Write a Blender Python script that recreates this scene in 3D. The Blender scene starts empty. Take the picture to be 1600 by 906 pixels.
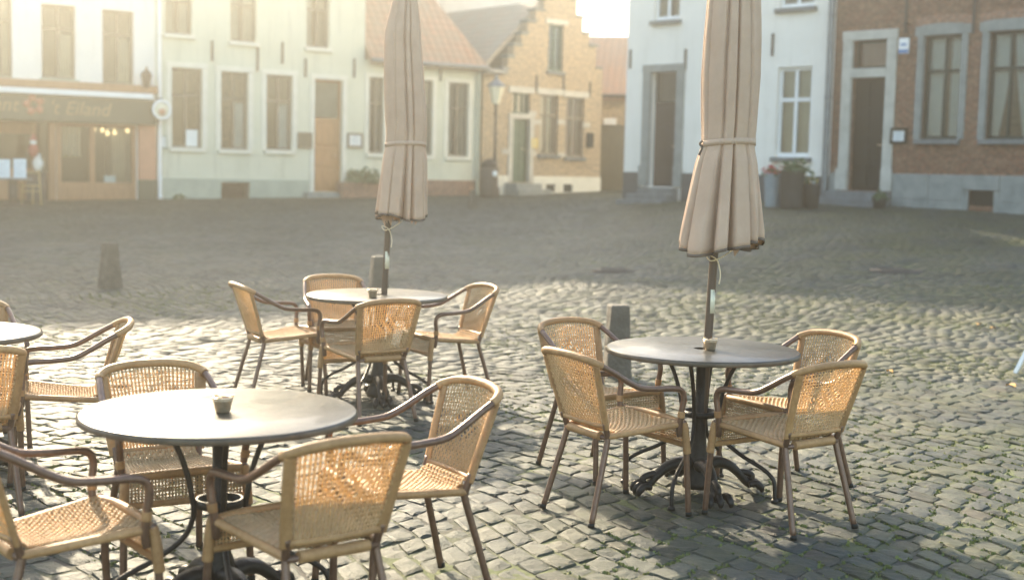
import bpy, math, random
import numpy as np
from mathutils import Matrix, Vector

# ------------------------------------------------------------------ camera, sky, sun, exposure
SC = bpy.context.scene
COL = SC.collection
FPX, PITCH, ROLL, EYE = 2038.34, 0.0911, 0.0226, 1.6135
SUN_AZ, SUN_EL = math.radians(25.5), math.radians(27.0)      # sun stands 25.5 deg left of the view axis

cam = bpy.data.cameras.new('camera'); camo = bpy.data.objects.new('camera', cam); COL.objects.link(camo)
cam.sensor_width = 36.0; cam.lens = FPX / 1600 * 36; cam.clip_end = 2000; cam.clip_start = 0.05
_F = Vector((0, math.cos(PITCH), -math.sin(PITCH))); _R = Vector((1, 0, 0)); _D = Vector((0, -math.sin(PITCH), -math.cos(PITCH)))
_cr, _sr = math.cos(ROLL), math.sin(ROLL)
_X = _R * _cr - _D * _sr; _Y = -(_R * _sr + _D * _cr); _Z = -_F
M = Matrix(((_X.x, _Y.x, _Z.x, 0), (_X.y, _Y.y, _Z.y, 0), (_X.z, _Y.z, _Z.z, EYE), (0, 0, 0, 1)))
camo.matrix_world = M
cam.dof.use_dof = True; cam.dof.focus_distance = 6.4; cam.dof.aperture_fstop = 1.9
SC.camera = camo

world = bpy.data.worlds.new('World'); SC.world = world; world.use_nodes = True
_wn = world.node_tree; _bg = _wn.nodes['Background']
_sky = _wn.nodes.new('ShaderNodeTexSky'); _sky.sky_type = 'NISHITA'; _sky.sun_disc = False
_sky.sun_elevation = SUN_EL; _sky.sun_rotation = -SUN_AZ
_sky.air_density = 1.1; _sky.dust_density = 1.3; _sky.ozone_density = 1.0
_mx = _wn.nodes.new('ShaderNodeMix'); _mx.data_type = 'RGBA'; _mx.blend_type = 'MULTIPLY'; _mx.inputs[0].default_value = 1.0
_mx.inputs[7].default_value = (0.98, 0.97, 0.93, 1)          # white balance tint takes the blue edge off the sky light
_wn.links.new(_sky.outputs[0], _mx.inputs[6]); _wn.links.new(_mx.outputs[2], _bg.inputs[0]); _bg.inputs[1].default_value = 0.13

sl = bpy.data.lights.new('sun', 'SUN'); slo = bpy.data.objects.new('sun', sl); COL.objects.link(slo)
sl.energy = 4.0; sl.angle = math.radians(0.8); sl.color = (1.0, 0.85, 0.62)
SUNDIR = Vector((-math.sin(SUN_AZ) * math.cos(SUN_EL), math.cos(SUN_AZ) * math.cos(SUN_EL), math.sin(SUN_EL)))
slo.rotation_euler = SUNDIR.to_track_quat('Z', 'Y').to_euler(); slo.location = (0, 0, 40)

SC.view_settings.view_transform = 'Standard'; SC.view_settings.look = 'None'
SC.view_settings.gamma = 1; SC.view_settings.use_curve_mapping = False
SC.view_settings.exposure = 2.42
SC.render.engine = 'CYCLES'
cy = SC.cycles
cy.max_bounces = 7; cy.diffuse_bounces = 3; cy.glossy_bounces = 3; cy.transmission_bounces = 4
cy.transparent_max_bounces = 10; cy.volume_bounces = 0; cy.use_denoising = True
cy.sample_clamp_indirect = 6; cy.caustics_reflective = False; cy.caustics_refractive = False
HAZE_DENSITY, HAZE_G = 0.0072, 0.88

random.seed(7); RNG = np.random.default_rng(11)

# ------------------------------------------------------------------ helpers
def ray(px, py):
    X = px - 800; Y = py - 453
    Xr = X * _cr + Y * _sr; Yr = -X * _sr + Y * _cr
    return Vector((Xr, FPX * math.cos(PITCH) - Yr * math.sin(PITCH), -Yr * math.cos(PITCH) - FPX * math.sin(PITCH)))

def sstep(a, b, x):
    t = np.clip((x - a) / (b - a), 0, 1); return t * t * (3 - 2 * t)

_LD = [0, 12, 16.5, 20, 26, 30, 33, 36, 40, 46, 60, 200]; _LZ = [0, 0, .012, .10, .31, .46, .58, .69, .84, .95, 1.05, 1.2]
_RD = [0, 11, 15, 20, 26, 30, 40, 60, 200]; _RZ = [0, 0, .13, .46, .88, 1.02, 1.10, 1.15, 1.2]
def G(x, d):
    x = np.asarray(x, float); d = np.asarray(d, float)
    w = sstep(-1.0, 7.0, x)
    und = np.sin(x * 1.15 + .8 * np.sin(d * .43)) * np.sin(d * .83 + 1.1 * np.sin(x * .37)) + .6 * np.sin(x * 2.3 - d * .9 + 1.2) * np.sin(d * 1.9 + .7 * x)
    return np.interp(d, _LD, _LZ) * (1 - w) + np.interp(d, _RD, _RZ) * w + .016 * und * sstep(11, 17, d) * (1 - sstep(27, 31, d))

def on_ground(px, py):
    r = ray(px, py); o = Vector((0, 0, EYE)); t0 = 0.0
    for i in range(6000):
        t = i * 0.01 / r.y
        p = o + r * t
        if p.z < float(G(p.x, p.y)): return Vector((p.x, p.y, float(G(p.x, p.y))))
    return o + r * (60 / r.y)

def at_depth(px, py, d):
    r = ray(px, py); return Vector((0, 0, EYE)) + r * (d / r.y)

def empty(name, loc=(0, 0, 0), rz=0.0):
    o = bpy.data.objects.new(name, None); COL.objects.link(o)
    o.location = loc; o.rotation_euler = (0, 0, rz); o.empty_display_size = 0.1
    return o

def tag(o, label=None, cat=None, group=None, kind=None):
    if label: o['label'] = label
    if cat: o['category'] = cat
    if group: o['group'] = group
    if kind: o['kind'] = kind
    return o

class MB:
    """collects geometry and links it as ONE mesh object"""
    def __init__(s): s.v = []; s.f = []; s.smooth = []
    def add(s, verts, faces, smooth=False):
        b = len(s.v); s.v.extend([tuple(map(float, p)) for p in verts])
        s.f.extend([tuple(int(i) + b for i in f) for f in faces]); s.smooth.extend([smooth] * len(faces))
        return s
    def box(s, x0, x1, y0, y1, z0, z1):
        v = [(x0, y0, z0), (x1, y0, z0), (x1, y1, z0), (x0, y1, z0), (x0, y0, z1), (x1, y0, z1), (x1, y1, z1), (x0, y1, z1)]
        return s.add(v, [(0, 3, 2, 1), (4, 5, 6, 7), (0, 1, 5, 4), (1, 2, 6, 5), (2, 3, 7, 6), (3, 0, 4, 7)])
    def bbox(s, x0, x1, y0, y1, z0, z1, b=0.01):
        """box with chamfered edges"""
        xs = (x0, x0 + b, x1 - b, x1); 
        import itertools
        pts = []; 
        for X, Y, Z in ((0, 0, 0),):
            pass
        import bmesh
        bm = bmesh.new(); bmesh.ops.create_cube(bm, size=1)
        for v in bm.verts:
            v.co = ((x0 + x1) / 2 + v.co.x * (x1 - x0), (y0 + y1) / 2 + v.co.y * (y1 - y0), (z0 + z1) / 2 + v.co.z * (z1 - z0))
        bmesh.ops.bevel(bm, geom=bm.edges[:], offset=b, segments=2, affect='EDGES', profile=0.6)
        bm.verts.index_update()
        s.add([v.co[:] for v in bm.verts], [[v.index for v in f.verts] for f in bm.faces], False); bm.free()
        return s
    def tube(s, pts, r, n=8, cap=True, smooth=True, sx=1.0, up=None):
        """round tube along points; r a number or one per point; sx flattens across"""
        P = np.asarray(pts, float); k = len(P)
        R = np.full(k, r) if np.isscalar(r) else np.asarray(r, float)
        T = np.gradient(P, axis=0); T /= np.linalg.norm(T, axis=1)[:, None] + 1e-12
        a = np.array(up if up is not None else ((0, 0, 1) if abs(T[0, 2]) < .9 else (1, 0, 0)), float)
        N = np.cross(T[0], a); N /= np.linalg.norm(N)
        vs = []
        for i in range(k):
            N = N - T[i] * N.dot(T[i]); N /= np.linalg.norm(N) + 1e-12
            B = np.cross(T[i], N)
            for j in range(n):
                t = 2 * math.pi * j / n
                vs.append(P[i] + (N * math.cos(t) + B * math.sin(t) * sx) * R[i])
        fs = [(i * n + j, i * n + (j + 1) % n, (i + 1) * n + (j + 1) % n, (i + 1) * n + j) for i in range(k - 1) for j in range(n)]
        s.add(vs, fs, smooth)
        if cap:
            b = len(s.v) - k * n
            s.f.append(tuple(b + j for j in range(n))[::-1]); s.f.append(tuple(b + (k - 1) * n + j for j in range(n))); s.smooth += [False, False]
        return s
    def lathe(s, prof, n=24, c=(0, 0), smooth=True):
        """profile of (r, z) turned about the vertical axis"""
        vs = []; fs = []; k = len(prof)
        for r, z in prof:
            for j in range(n):
                t = 2 * math.pi * j / n; vs.append((c[0] + r * math.cos(t), c[1] + r * math.sin(t), z))
        for i in range(k - 1):
            for j in range(n):
                fs.append((i * n + j, i * n + (j + 1) % n, (i + 1) * n + (j + 1) % n, (i + 1) * n + j))
        s.add(vs, fs, smooth); return s
    def build(s, name, m, parent=None, loc=None, auto=None):
        me = bpy.data.meshes.new(name); me.from_pydata(s.v, [], s.f)
        me.polygons.foreach_set('use_smooth', s.smooth); me.update()
        o = bpy.data.objects.new(name, me); COL.objects.link(o)
        if m is not None: me.materials.append(m)
        if parent is not None: o.parent = parent
        if loc is not None: o.location = loc
        return o

def catmull(pts, n=8):
    P = [Vector(p) for p in pts]; P = [P[0] * 2 - P[1]] + P + [P[-1] * 2 - P[-2]]; out = []
    for i in range(1, len(P) - 2):
        a, b, c, d = P[i - 1], P[i], P[i + 1], P[i + 2]
        for k in range(n):
            t = k / n
            out.append(0.5 * ((2 * b) + (c - a) * t + (2 * a - 5 * b + 4 * c - d) * t * t + (3 * b - a - 3 * c + d) * t ** 3))
    out.append(P[-2]); return [tuple(p) for p in out]

def resample(pts, step):
    P = np.asarray(pts, float); L = np.r_[0, np.cumsum(np.linalg.norm(np.diff(P, axis=0), axis=1))]
    n = max(2, int(L[-1] / step) + 1); t = np.linspace(0, L[-1], n)
    return np.stack([np.interp(t, L, P[:, i]) for i in range(3)], 1), t

# ------------------------------------------------------------------ materials
def newmat(name):
    m = bpy.data.materials.new(name); m.use_nodes = True
    return m, m.node_tree, m.node_tree.nodes['Principled BSDF']

def nd(nt, typ, **kw):
    n = nt.nodes.new(typ)
    for k, v in kw.items():
        if k in n.inputs: n.inputs[k].default_value = v
        else: setattr(n, k, v)
    return n

def ramp(nt, src, stops):
    r = nt.nodes.new('ShaderNodeValToRGB'); e = r.color_ramp.elements
    while len(e) < len(stops): e.new(0.5)
    for i, (p, c) in enumerate(stops):
        e[i].position = p; e[i].color = (*c, 1) if len(c) == 3 else c
    nt.links.new(src, r.inputs[0]); return r.outputs[0]

def mixc(nt, fac, a, b, mode='MIX'):
    m = nt.nodes.new('ShaderNodeMix'); m.data_type = 'RGBA'; m.blend_type = mode
    for sock, val in ((m.inputs[0], fac), (m.inputs[6], a), (m.inputs[7], b)):
        if hasattr(val, 'links'): nt.links.new(val, sock)
        elif isinstance(val, (int, float)): sock.default_value = val
        else: sock.default_value = (*val, 1)
    return m.outputs[2]

def mottled(name, c1, c2, rough=0.7, scale=6.0, metal=0.0, bump=0.0, bscale=60.0, c3=None, spec=0.5, lo=.35, hi=.65, detail=6):
    m, nt, b = newmat(name)
    tc = nd(nt, 'ShaderNodeTexCoord'); n = nd(nt, 'ShaderNodeTexNoise', Scale=scale, Detail=detail, Roughness=.6)
    nt.links.new(tc.outputs['Object'], n.inputs['Vector'])
    stops = [(lo, c1), (hi, c2)] if c3 is None else [(lo, c1), (.5, c2), (hi, c3)]
    nt.links.new(ramp(nt, n.outputs['Fac'], stops), b.inputs['Base Color'])
    b.inputs['Roughness'].default_value = rough; b.inputs['Metallic'].default_value = metal
    b.inputs['Specular IOR Level'].default_value = spec
    if bump:
        n2 = nd(nt, 'ShaderNodeTexNoise', Scale=bscale, Detail=5)
        nt.links.new(tc.outputs['Object'], n2.inputs['Vector'])
        bp = nd(nt, 'ShaderNodeBump', Strength=bump, Distance=0.01)
        nt.links.new(n2.outputs['Fac'], bp.inputs['Height']); nt.links.new(bp.outputs[0], b.inputs['Normal'])
    return m

def brickmat(name, c1, c2, mortar, scale=1.0, mott=(0.6, 1.25), rough=.85):
    """bricks in the wall's own X-Z plane"""
    m, nt, b = newmat(name)
    tc = nd(nt, 'ShaderNodeTexCoord'); sp = nd(nt, 'ShaderNodeSeparateXYZ'); cb = nd(nt, 'ShaderNodeCombineXYZ')
    nt.links.new(tc.outputs['Object'], sp.inputs[0])
    ad = nd(nt, 'ShaderNodeMath', operation='ADD'); nt.links.new(sp.outputs[0], ad.inputs[0]); nt.links.new(sp.outputs[1], ad.inputs[1])
    nt.links.new(ad.outputs[0], cb.inputs[0]); nt.links.new(sp.outputs[2], cb.inputs[1])
    br = nd(nt, 'ShaderNodeTexBrick', Scale=scale)
    br.inputs['Brick Width'].default_value = .21; br.inputs['Row Height'].default_value = .068; br.inputs['Mortar Size'].default_value = .009
    br.inputs['Color1'].default_value = (*c1, 1); br.inputs['Color2'].default_value = (*c2, 1); br.inputs['Mortar'].default_value = (*mortar, 1)
    br.inputs['Bias'].default_value = -.1
    nt.links.new(cb.outputs[0], br.inputs['Vector'])
    n = nd(nt, 'ShaderNodeTexNoise', Scale=6.5, Detail=8, Roughness=.8); nt.links.new(tc.outputs['Object'], n.inputs['Vector'])
    n3 = nd(nt, 'ShaderNodeTexNoise', Scale=10.0, Detail=5, Roughness=.7); nt.links.new(cb.outputs[0], n3.inputs['Vector'])
    f = ramp(nt, n.outputs['Fac'], [(.3, (mott[0],) * 3), (.7, (mott[1],) * 3)])
    c = mixc(nt, 1.0, br.outputs['Color'], f, 'MULTIPLY')
    f3 = ramp(nt, n3.outputs['Fac'], [(.40, (.60, .62, .64)), (.60, (1.38, 1.30, 1.16))])
    c = mixc(nt, .8, c, f3, 'MULTIPLY')
    nt.links.new(c, b.inputs['Base Color']); b.inputs['Roughness'].default_value = rough
    bp = nd(nt, 'ShaderNodeBump', Strength=.6, Distance=0.01); nt.links.new(br.outputs['Fac'], bp.inputs['Height']); bp.invert = True
    nt.links.new(bp.outputs[0], b.inputs['Normal'])
    return m

def tilemat(name, c1, c2, c3):
    m, nt, b = newmat(name)
    tc = nd(nt, 'ShaderNodeTexCoord')
    br = nd(nt, 'ShaderNodeTexBrick', Scale=1.0); br.inputs['Brick Width'].default_value = .24; br.inputs['Row Height'].default_value = .27
    br.inputs['Mortar Size'].default_value = .022; br.inputs['Color1'].default_value = (*c1, 1); br.inputs['Color2'].default_value = (*c2, 1)
    br.inputs['Mortar'].default_value = (*[x * .62 for x in c1], 1); br.offset = 0.0
    nt.links.new(tc.outputs['UV'], br.inputs['Vector'])
    n = nd(nt, 'ShaderNodeTexNoise', Scale=2.2, Detail=6, Roughness=.7); nt.links.new(tc.outputs['UV'], n.inputs['Vector'])
    c = mixc(nt, ramp(nt, n.outputs['Fac'], [(.38, (0, 0, 0)), (.66, (1, 1, 1))]), br.outputs['Color'], c3)
    nt.links.new(c, b.inputs['Base Color']); b.inputs['Roughness'].default_value = .85
    wv = nd(nt, 'ShaderNodeTexWave', Scale=1.31, bands_direction='X'); nt.links.new(tc.outputs['UV'], wv.inputs['Vector'])
    bp = nd(nt, 'ShaderNodeBump', Strength=.35, Distance=0.05); nt.links.new(wv.outputs['Fac'], bp.inputs['Height']); nt.links.new(bp.outputs[0], b.inputs['Normal'])
    return m

def glassmat(name, tint=(.92, .94, .93)):
    m, nt, b = newmat(name); nt.nodes.remove(b)
    out = nt.nodes['Material Output']
    tr = nd(nt, 'ShaderNodeBsdfTransparent', Color=(*tint, 1)); gl = nd(nt, 'ShaderNodeBsdfGlossy', Roughness=.03)
    fr = nd(nt, 'ShaderNodeFresnel', IOR=1.38); mx = nd(nt, 'ShaderNodeMixShader')
    n = nd(nt, 'ShaderNodeTexNoise', Scale=1.6, Detail=1); tc = nd(nt, 'ShaderNodeTexCoord'); nt.links.new(tc.outputs['Object'], n.inputs['Vector'])
    bp = nd(nt, 'ShaderNodeBump', Strength=.12, Distance=0.02); nt.links.new(n.outputs['Fac'], bp.inputs['Height'])
    nt.links.new(bp.outputs[0], gl.inputs['Normal']); nt.links.new(bp.outputs[0], fr.inputs['Normal'])
    nt.links.new(fr.outputs[0], mx.inputs[0]); nt.links.new(tr.outputs[0], mx.inputs[1]); nt.links.new(gl.outputs[0], mx.inputs[2])
    nt.links.new(mx.outputs[0], out.inputs['Surface'])
    return m

def clothmat(name, c1, c2, trans=0.3, scale=9, weave=900, rough=.9):
    m, nt, b = newmat(name)
    out = nt.nodes['Material Output']
    tc = nd(nt, 'ShaderNodeTexCoord'); n = nd(nt, 'ShaderNodeTexNoise', Scale=scale, Detail=6, Roughness=.65)
    nt.links.new(tc.outputs['Object'], n.inputs['Vector'])
    c = ramp(nt, n.outputs['Fac'], [(.3, c1), (.7, c2)])
    nt.links.new(c, b.inputs['Base Color']); b.inputs['Roughness'].default_value = rough; b.inputs['Specular IOR Level'].default_value = .2
    n2 = nd(nt, 'ShaderNodeTexNoise', Scale=weave, Detail=2); nt.links.new(tc.outputs['Object'], n2.inputs['Vector'])
    n3 = nd(nt, 'ShaderNodeTexNoise', Scale=14, Detail=4); nt.links.new(tc.outputs['Object'], n3.inputs['Vector'])
    bp = nd(nt, 'ShaderNodeBump', Strength=.25, Distance=0.002); nt.links.new(n2.outputs['Fac'], bp.inputs['Height'])
    bp2 = nd(nt, 'ShaderNodeBump', Strength=.3, Distance=0.02); nt.links.new(n3.outputs['Fac'], bp2.inputs['Height']); nt.links.new(bp.outputs[0], bp2.inputs['Normal'])
    nt.links.new(bp2.outputs[0], b.inputs['Normal'])
    t = nd(nt, 'ShaderNodeBsdfTranslucent'); nt.links.new(c, t.inputs['Color'])
    mx = nd(nt, 'ShaderNodeMixShader', Fac=trans); nt.links.new(b.outputs[0], mx.inputs[1]); nt.links.new(t.outputs[0], mx.inputs[2])
    nt.links.new(mx.outputs[0], out.inputs['Surface'])
    return m

def rattanmat(name, ca, cb, ct, trans):
    m, nt, b = newmat(name); out = nt.nodes['Material Output']
    tc = nd(nt, 'ShaderNodeTexCoord'); n = nd(nt, 'ShaderNodeTexNoise', Scale=55, Detail=5, Roughness=.7)
    oi = nd(nt, 'ShaderNodeObjectInfo')
    ad = nd(nt, 'ShaderNodeVectorMath', operation='ADD'); nt.links.new(tc.outputs['Object'], ad.inputs[0]); nt.links.new(oi.outputs['Random'], ad.inputs[1])
    nt.links.new(ad.outputs[0], n.inputs['Vector'])
    c = ramp(nt, n.outputs['Fac'], [(.3, ca), (.7, cb)])
    wear = nd(nt, 'ShaderNodeTexNoise', Scale=7, Detail=5, Roughness=.7); nt.links.new(ad.outputs[0], wear.inputs['Vector'])
    c = mixc(nt, 1.0, c, ramp(nt, wear.outputs['Fac'], [(.32, (.74, .70, .66)), (.6, (1.06, 1.06, 1.06))]), 'MULTIPLY')
    c = mixc(nt, 1.0, c, ramp(nt, oi.outputs['Random'], [(0, (.86, .84, .82)), (1, (1.08, 1.08, 1.08))]), 'MULTIPLY')
    nt.links.new(c, b.inputs['Base Color']); b.inputs['Roughness'].default_value = .5; b.inputs['Specular IOR Level'].default_value = .25
    n2 = nd(nt, 'ShaderNodeTexNoise', Scale=420, Detail=2); nt.links.new(ad.outputs[0], n2.inputs['Vector'])
    bp = nd(nt, 'ShaderNodeBump', Strength=.3, Distance=0.001); nt.links.new(n2.outputs['Fac'], bp.inputs['Height']); nt.links.new(bp.outputs[0], b.inputs['Normal'])
    t = nd(nt, 'ShaderNodeBsdfTranslucent', Color=(*ct, 1))
    mx = nd(nt, 'ShaderNodeMixShader', Fac=trans); nt.links.new(b.outputs[0], mx.inputs[1]); nt.links.new(t.outputs[0], mx.inputs[2])
    nt.links.new(mx.outputs[0], out.inputs['Surface'])
    return m

def emis(name, col, s):
    m, nt, b = newmat(name); b.inputs['Base Color'].default_value = (*col, 1)
    b.inputs['Emission Color'].default_value = (*col, 1); b.inputs['Emission Strength'].default_value = s
    return m

def woodmat(name, c1, c2, rough=.55, sc=3.0):
    m, nt, b = newmat(name)
    tc = nd(nt, 'ShaderNodeTexCoord'); mp = nd(nt, 'ShaderNodeMapping'); mp.inputs['Scale'].default_value = (sc * 9, sc * 9, sc)
    nt.links.new(tc.outputs['Object'], mp.inputs[0]); n = nd(nt, 'ShaderNodeTexNoise', Scale=1, Detail=6); nt.links.new(mp.outputs[0], n.inputs['Vector'])
    nt.links.new(ramp(nt, n.outputs['Fac'], [(.35, c1), (.65, c2)]), b.inputs['Base Color']); b.inputs['Roughness'].default_value = rough
    return m

def plaster(name, c1, c2, cs, cp):
    m, nt, b = newmat(name); tc = nd(nt, 'ShaderNodeTexCoord')
    n = nd(nt, 'ShaderNodeTexNoise', Scale=1.1, Detail=7, Roughness=.65); nt.links.new(tc.outputs['Object'], n.inputs['Vector'])
    c = ramp(nt, n.outputs['Fac'], [(.3, c1), (.7, c2)])
    mp = nd(nt, 'ShaderNodeMapping'); mp.inputs['Scale'].default_value = (3.2, 3.2, .28); nt.links.new(tc.outputs['Object'], mp.inputs[0])
    s = nd(nt, 'ShaderNodeTexNoise', Scale=1.6, Detail=7, Roughness=.7); nt.links.new(mp.outputs[0], s.inputs['Vector'])
    c = mixc(nt, ramp(nt, s.outputs['Fac'], [(.52, (0, 0, 0)), (.72, (.75, .75, .75))]), c, cs)
    p = nd(nt, 'ShaderNodeTexNoise', Scale=.75, Detail=9, Roughness=.8); nt.links.new(tc.outputs['Object'], p.inputs['Vector'])
    c = mixc(nt, ramp(nt, p.outputs['Fac'], [(.58, (0, 0, 0)), (.63, (.8, .8, .8))]), c, cp)
    nt.links.new(c, b.inputs['Base Color']); b.inputs['Roughness'].default_value = .88
    n2 = nd(nt, 'ShaderNodeTexNoise', Scale=12, Detail=6); nt.links.new(tc.outputs['Object'], n2.inputs['Vector'])
    bp = nd(nt, 'ShaderNodeBump', Strength=.35, Distance=.02); nt.links.new(n2.outputs['Fac'], bp.inputs['Height']); nt.links.new(bp.outputs[0], b.inputs['Normal'])
    return m

MT = {}
MT['plaster_white'] = plaster('white plaster', (.78, .73, .645), (.85, .80, .715), (.68, .63, .54), (.74, .69, .60))
MT['plaster_left'] = plaster('painted white brick', (.70, .67, .62), (.78, .75, .69), (.58, .55, .49), (.66, .63, .57))
MT['plaster_green'] = plaster('pale green plaster', (.54, .545, .42), (.62, .615, .49), (.42, .42, .33), (.57, .575, .47))
MT['plaster_cream'] = mottled('cream trim paint', (.62, .60, .50), (.70, .68, .58), .8, 3)
MT['plinth_green'] = mottled('grey green plinth', (.30, .34, .28), (.38, .42, .34), .9, 2.5, bump=.3, bscale=10)
MT['stone'] = mottled('blue grey stone', (.17, .19, .18), (.27, .28, .26), .8, 4, bump=.4, bscale=25)
MT['stone_pale'] = mottled('pale sandstone', (.38, .37, .32), (.50, .48, .42), .85, 4, bump=.4, bscale=25)
MT['stone_dark'] = mottled('dark bluestone', (.10, .11, .11), (.17, .18, .18), .7, 5, bump=.3, bscale=30)
MT['plinth_dark'] = mottled('charcoal plinth paint', (.045, .05, .055), (.07, .075, .08), .6, 3)
MT['brick_red'] = brickmat('weathered red brick', (.15, .048, .022), (.185, .095, .052), (.17, .14, .10), mott=(.35, 1.75))
MT['brick_arch'] = brickmat('red arch brick', (.27, .11, .06), (.33, .15, .09), (.30, .26, .21), mott=(.7, 1.1))
MT['brick_yellow'] = brickmat('yellow brown brick', (.33, .245, .15), (.41, .31, .195), (.40, .35, .27), mott=(.7, 1.15))
MT['brick_plinth'] = brickmat('red plinth brick', (.24, .11, .07), (.29, .15, .10), (.24, .2, .16))
MT['tile_red'] = tilemat('red clay roof tile', (.34, .18, .11), (.40, .22, .14), (.27, .20, .14))
MT['tile_grey'] = tilemat('weathered brown roof tile', (.27, .22, .17), (.33, .26, .20), (.24, .24, .20))
MT['tile_orange'] = tilemat('orange roof tile', (.42, .22, .12), (.46, .25, .14), (.36, .23, .15))
MT['glass'] = glassmat('window glass')
MT['curtain'] = clothmat('net curtain', (.56, .62, .63), (.68, .73, .73), .35, 3, 200)
MT['curtain_dim'] = clothmat('cream curtain', (.48, .43, .33), (.60, .54, .42), .3, 3, 200)
MT['curtain_red'] = clothmat('dull red curtain', (.22, .10, .09), (.28, .14, .12), .2, 3, 200)
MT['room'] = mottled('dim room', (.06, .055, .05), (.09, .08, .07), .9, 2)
MT['paint_white'] = mottled('white paint', (.74, .74, .72), (.80, .80, .78), .45, 4)
MT['paint_brown'] = mottled('brown grey paint', (.16, .13, .09), (.21, .17, .12), .55, 4)
MT['paint_darkgreen'] = mottled('dark green paint', (.008, .016, .012), (.014, .024, .019), .4, 4, spec=.3)
MT['paint_green'] = mottled('bottle green paint', (.04, .085, .055), (.06, .11, .075), .45, 4)
MT['paint_black'] = mottled('black paint', (.004, .006, .005), (.008, .011, .010), .45, 4, spec=.2)
MT['paint_plum'] = mottled('dark plum paint', (.018, .015, .017), (.028, .024, .027), .45, 4, spec=.25)
MT['wood_orange'] = woodmat('varnished orange wood', (.32, .15, .055), (.42, .21, .085))
MT['wood_shop'] = woodmat('shopfront wood', (.26, .13, .06), (.34, .18, .085))
MT['wood_gate'] = woodmat('olive stained gate boards', (.10, .085, .05), (.14, .12, .07))
MT['wood_chair'] = woodmat('light beech', (.40, .29, .12), (.50, .37, .17))
MT['fascia'] = mottled('dark green fascia', (.045, .055, .035), (.06, .07, .045), .5, 2)
MT['letter'] = mottled('gilt lettering', (.28, .19, .09), (.34, .24, .13), .5, 8)
MT['letter_red'] = mottled('coral emblem paint', (.36, .14, .085), (.44, .18, .11), .5, 8)
MT['pier_orange'] = mottled('terracotta painted pier', (.42, .20, .12), (.50, .25, .15), .8, 3)
MT['zinc'] = mottled('zinc', (.12, .135, .145), (.19, .205, .215), .45, 6, metal=.5)
MT['iron'] = mottled('black wrought iron', (.015, .014, .013), (.03, .027, .025), .42, 30, metal=.6, bump=.35, bscale=140)
MT['iron_rust'] = mottled('dark rusted iron', (.05, .042, .036), (.085, .07, .06), .7, 8, metal=.3)
MT['tube'] = mottled('bronze brown tube', (.10, .050, .028), (.16, .085, .05), .36, 40, metal=.25, spec=.6)
MT['rattan'] = rattanmat('woven rattan', (.52, .37, .20), (.70, .53, .32), (1.0, .70, .30), .35)
MT['rattan_wrap'] = rattanmat('rattan wrapping', (.34, .185, .075), (.47, .28, .13), (.8, .5, .2), .06)
MT['canopy'] = clothmat('tan canvas', (.60, .43, .305), (.70, .525, .385), .34, 5, 700)
MT['hem'] = clothmat('brown hem tape', (.13, .10, .075), (.17, .13, .10), .05, 5, 700)
MT['pole_wood'] = woodmat('brown pole wood', (.055, .032, .018), (.10, .06, .033), .5, 2)
MT['steel'] = mottled('brushed steel', (.60, .44, .28), (.72, .55, .37), .36, 60, metal=.8)
MT['cord'] = mottled('pale cord', (.62, .52, .34), (.7, .6, .42), .9, 30)
MT['bollard'] = mottled('rough grey stone', (.065, .055, .040), (.12, .10, .075), .85, 9, bump=.9, bscale=38)
MT['blue_pot'] = mottled('blue grey zinc planter', (.22, .28, .32), (.28, .34, .38), .5, 6)
MT['dark_pot'] = mottled('dark planter', (.028, .026, .026), (.045, .042, .04), .6, 6)
MT['flower_red'] = mottled('red petals', (.38, .03, .035), (.55, .06, .06), .7, 30)
MT['flower_yellow'] = mottled('yellow petals', (.6, .38, .05), (.7, .46, .08), .7, 30)
MT['leaf'] = mottled('leaf green', (.04, .075, .03), (.08, .13, .045), .6, 30)
MT['leaf_light'] = mottled('light leaf green', (.07, .11, .05), (.12, .17, .075), .6, 30)
MT['leaf_fall'] = mottled('fallen leaf', (.5, .26, .06), (.6, .36, .1), .7, 50)
MT['moss'] = mottled('yellow green moss', (.085, .105, .025), (.17, .18, .05), .9, 40)
MT['card'] = mottled('pale blue menu card', (.55, .66, .72), (.65, .74, .78), .6, 12)
MT['card_ink'] = mottled('grey print', (.30, .38, .42), (.34, .42, .46), .6, 12)
MT['card_white'] = mottled('white menu paper', (.72, .73, .70), (.78, .79, .77), .6, 12)
MT['sign_blue'] = mottled('blue enamel', (.06, .16, .36), (.08, .20, .42), .35, 10)
MT['sign_yellow'] = mottled('yellow sign paint', (.62, .46, .08), (.68, .52, .1), .5, 10)
MT['decor_red'] = mottled('red fabric', (.26, .05, .04), (.34, .07, .055), .8, 10)
MT['bulb'] = emis('warm bulb', (1.0, .72, .35), .4)
MT['lamp_glass'] = mottled('frosted lamp glass', (.62, .58, .42), (.70, .66, .50), .25, 6)
MT['white_stick'] = mottled('white painted slat', (.72, .70, .66), (.8, .78, .74), .5, 10)

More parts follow.
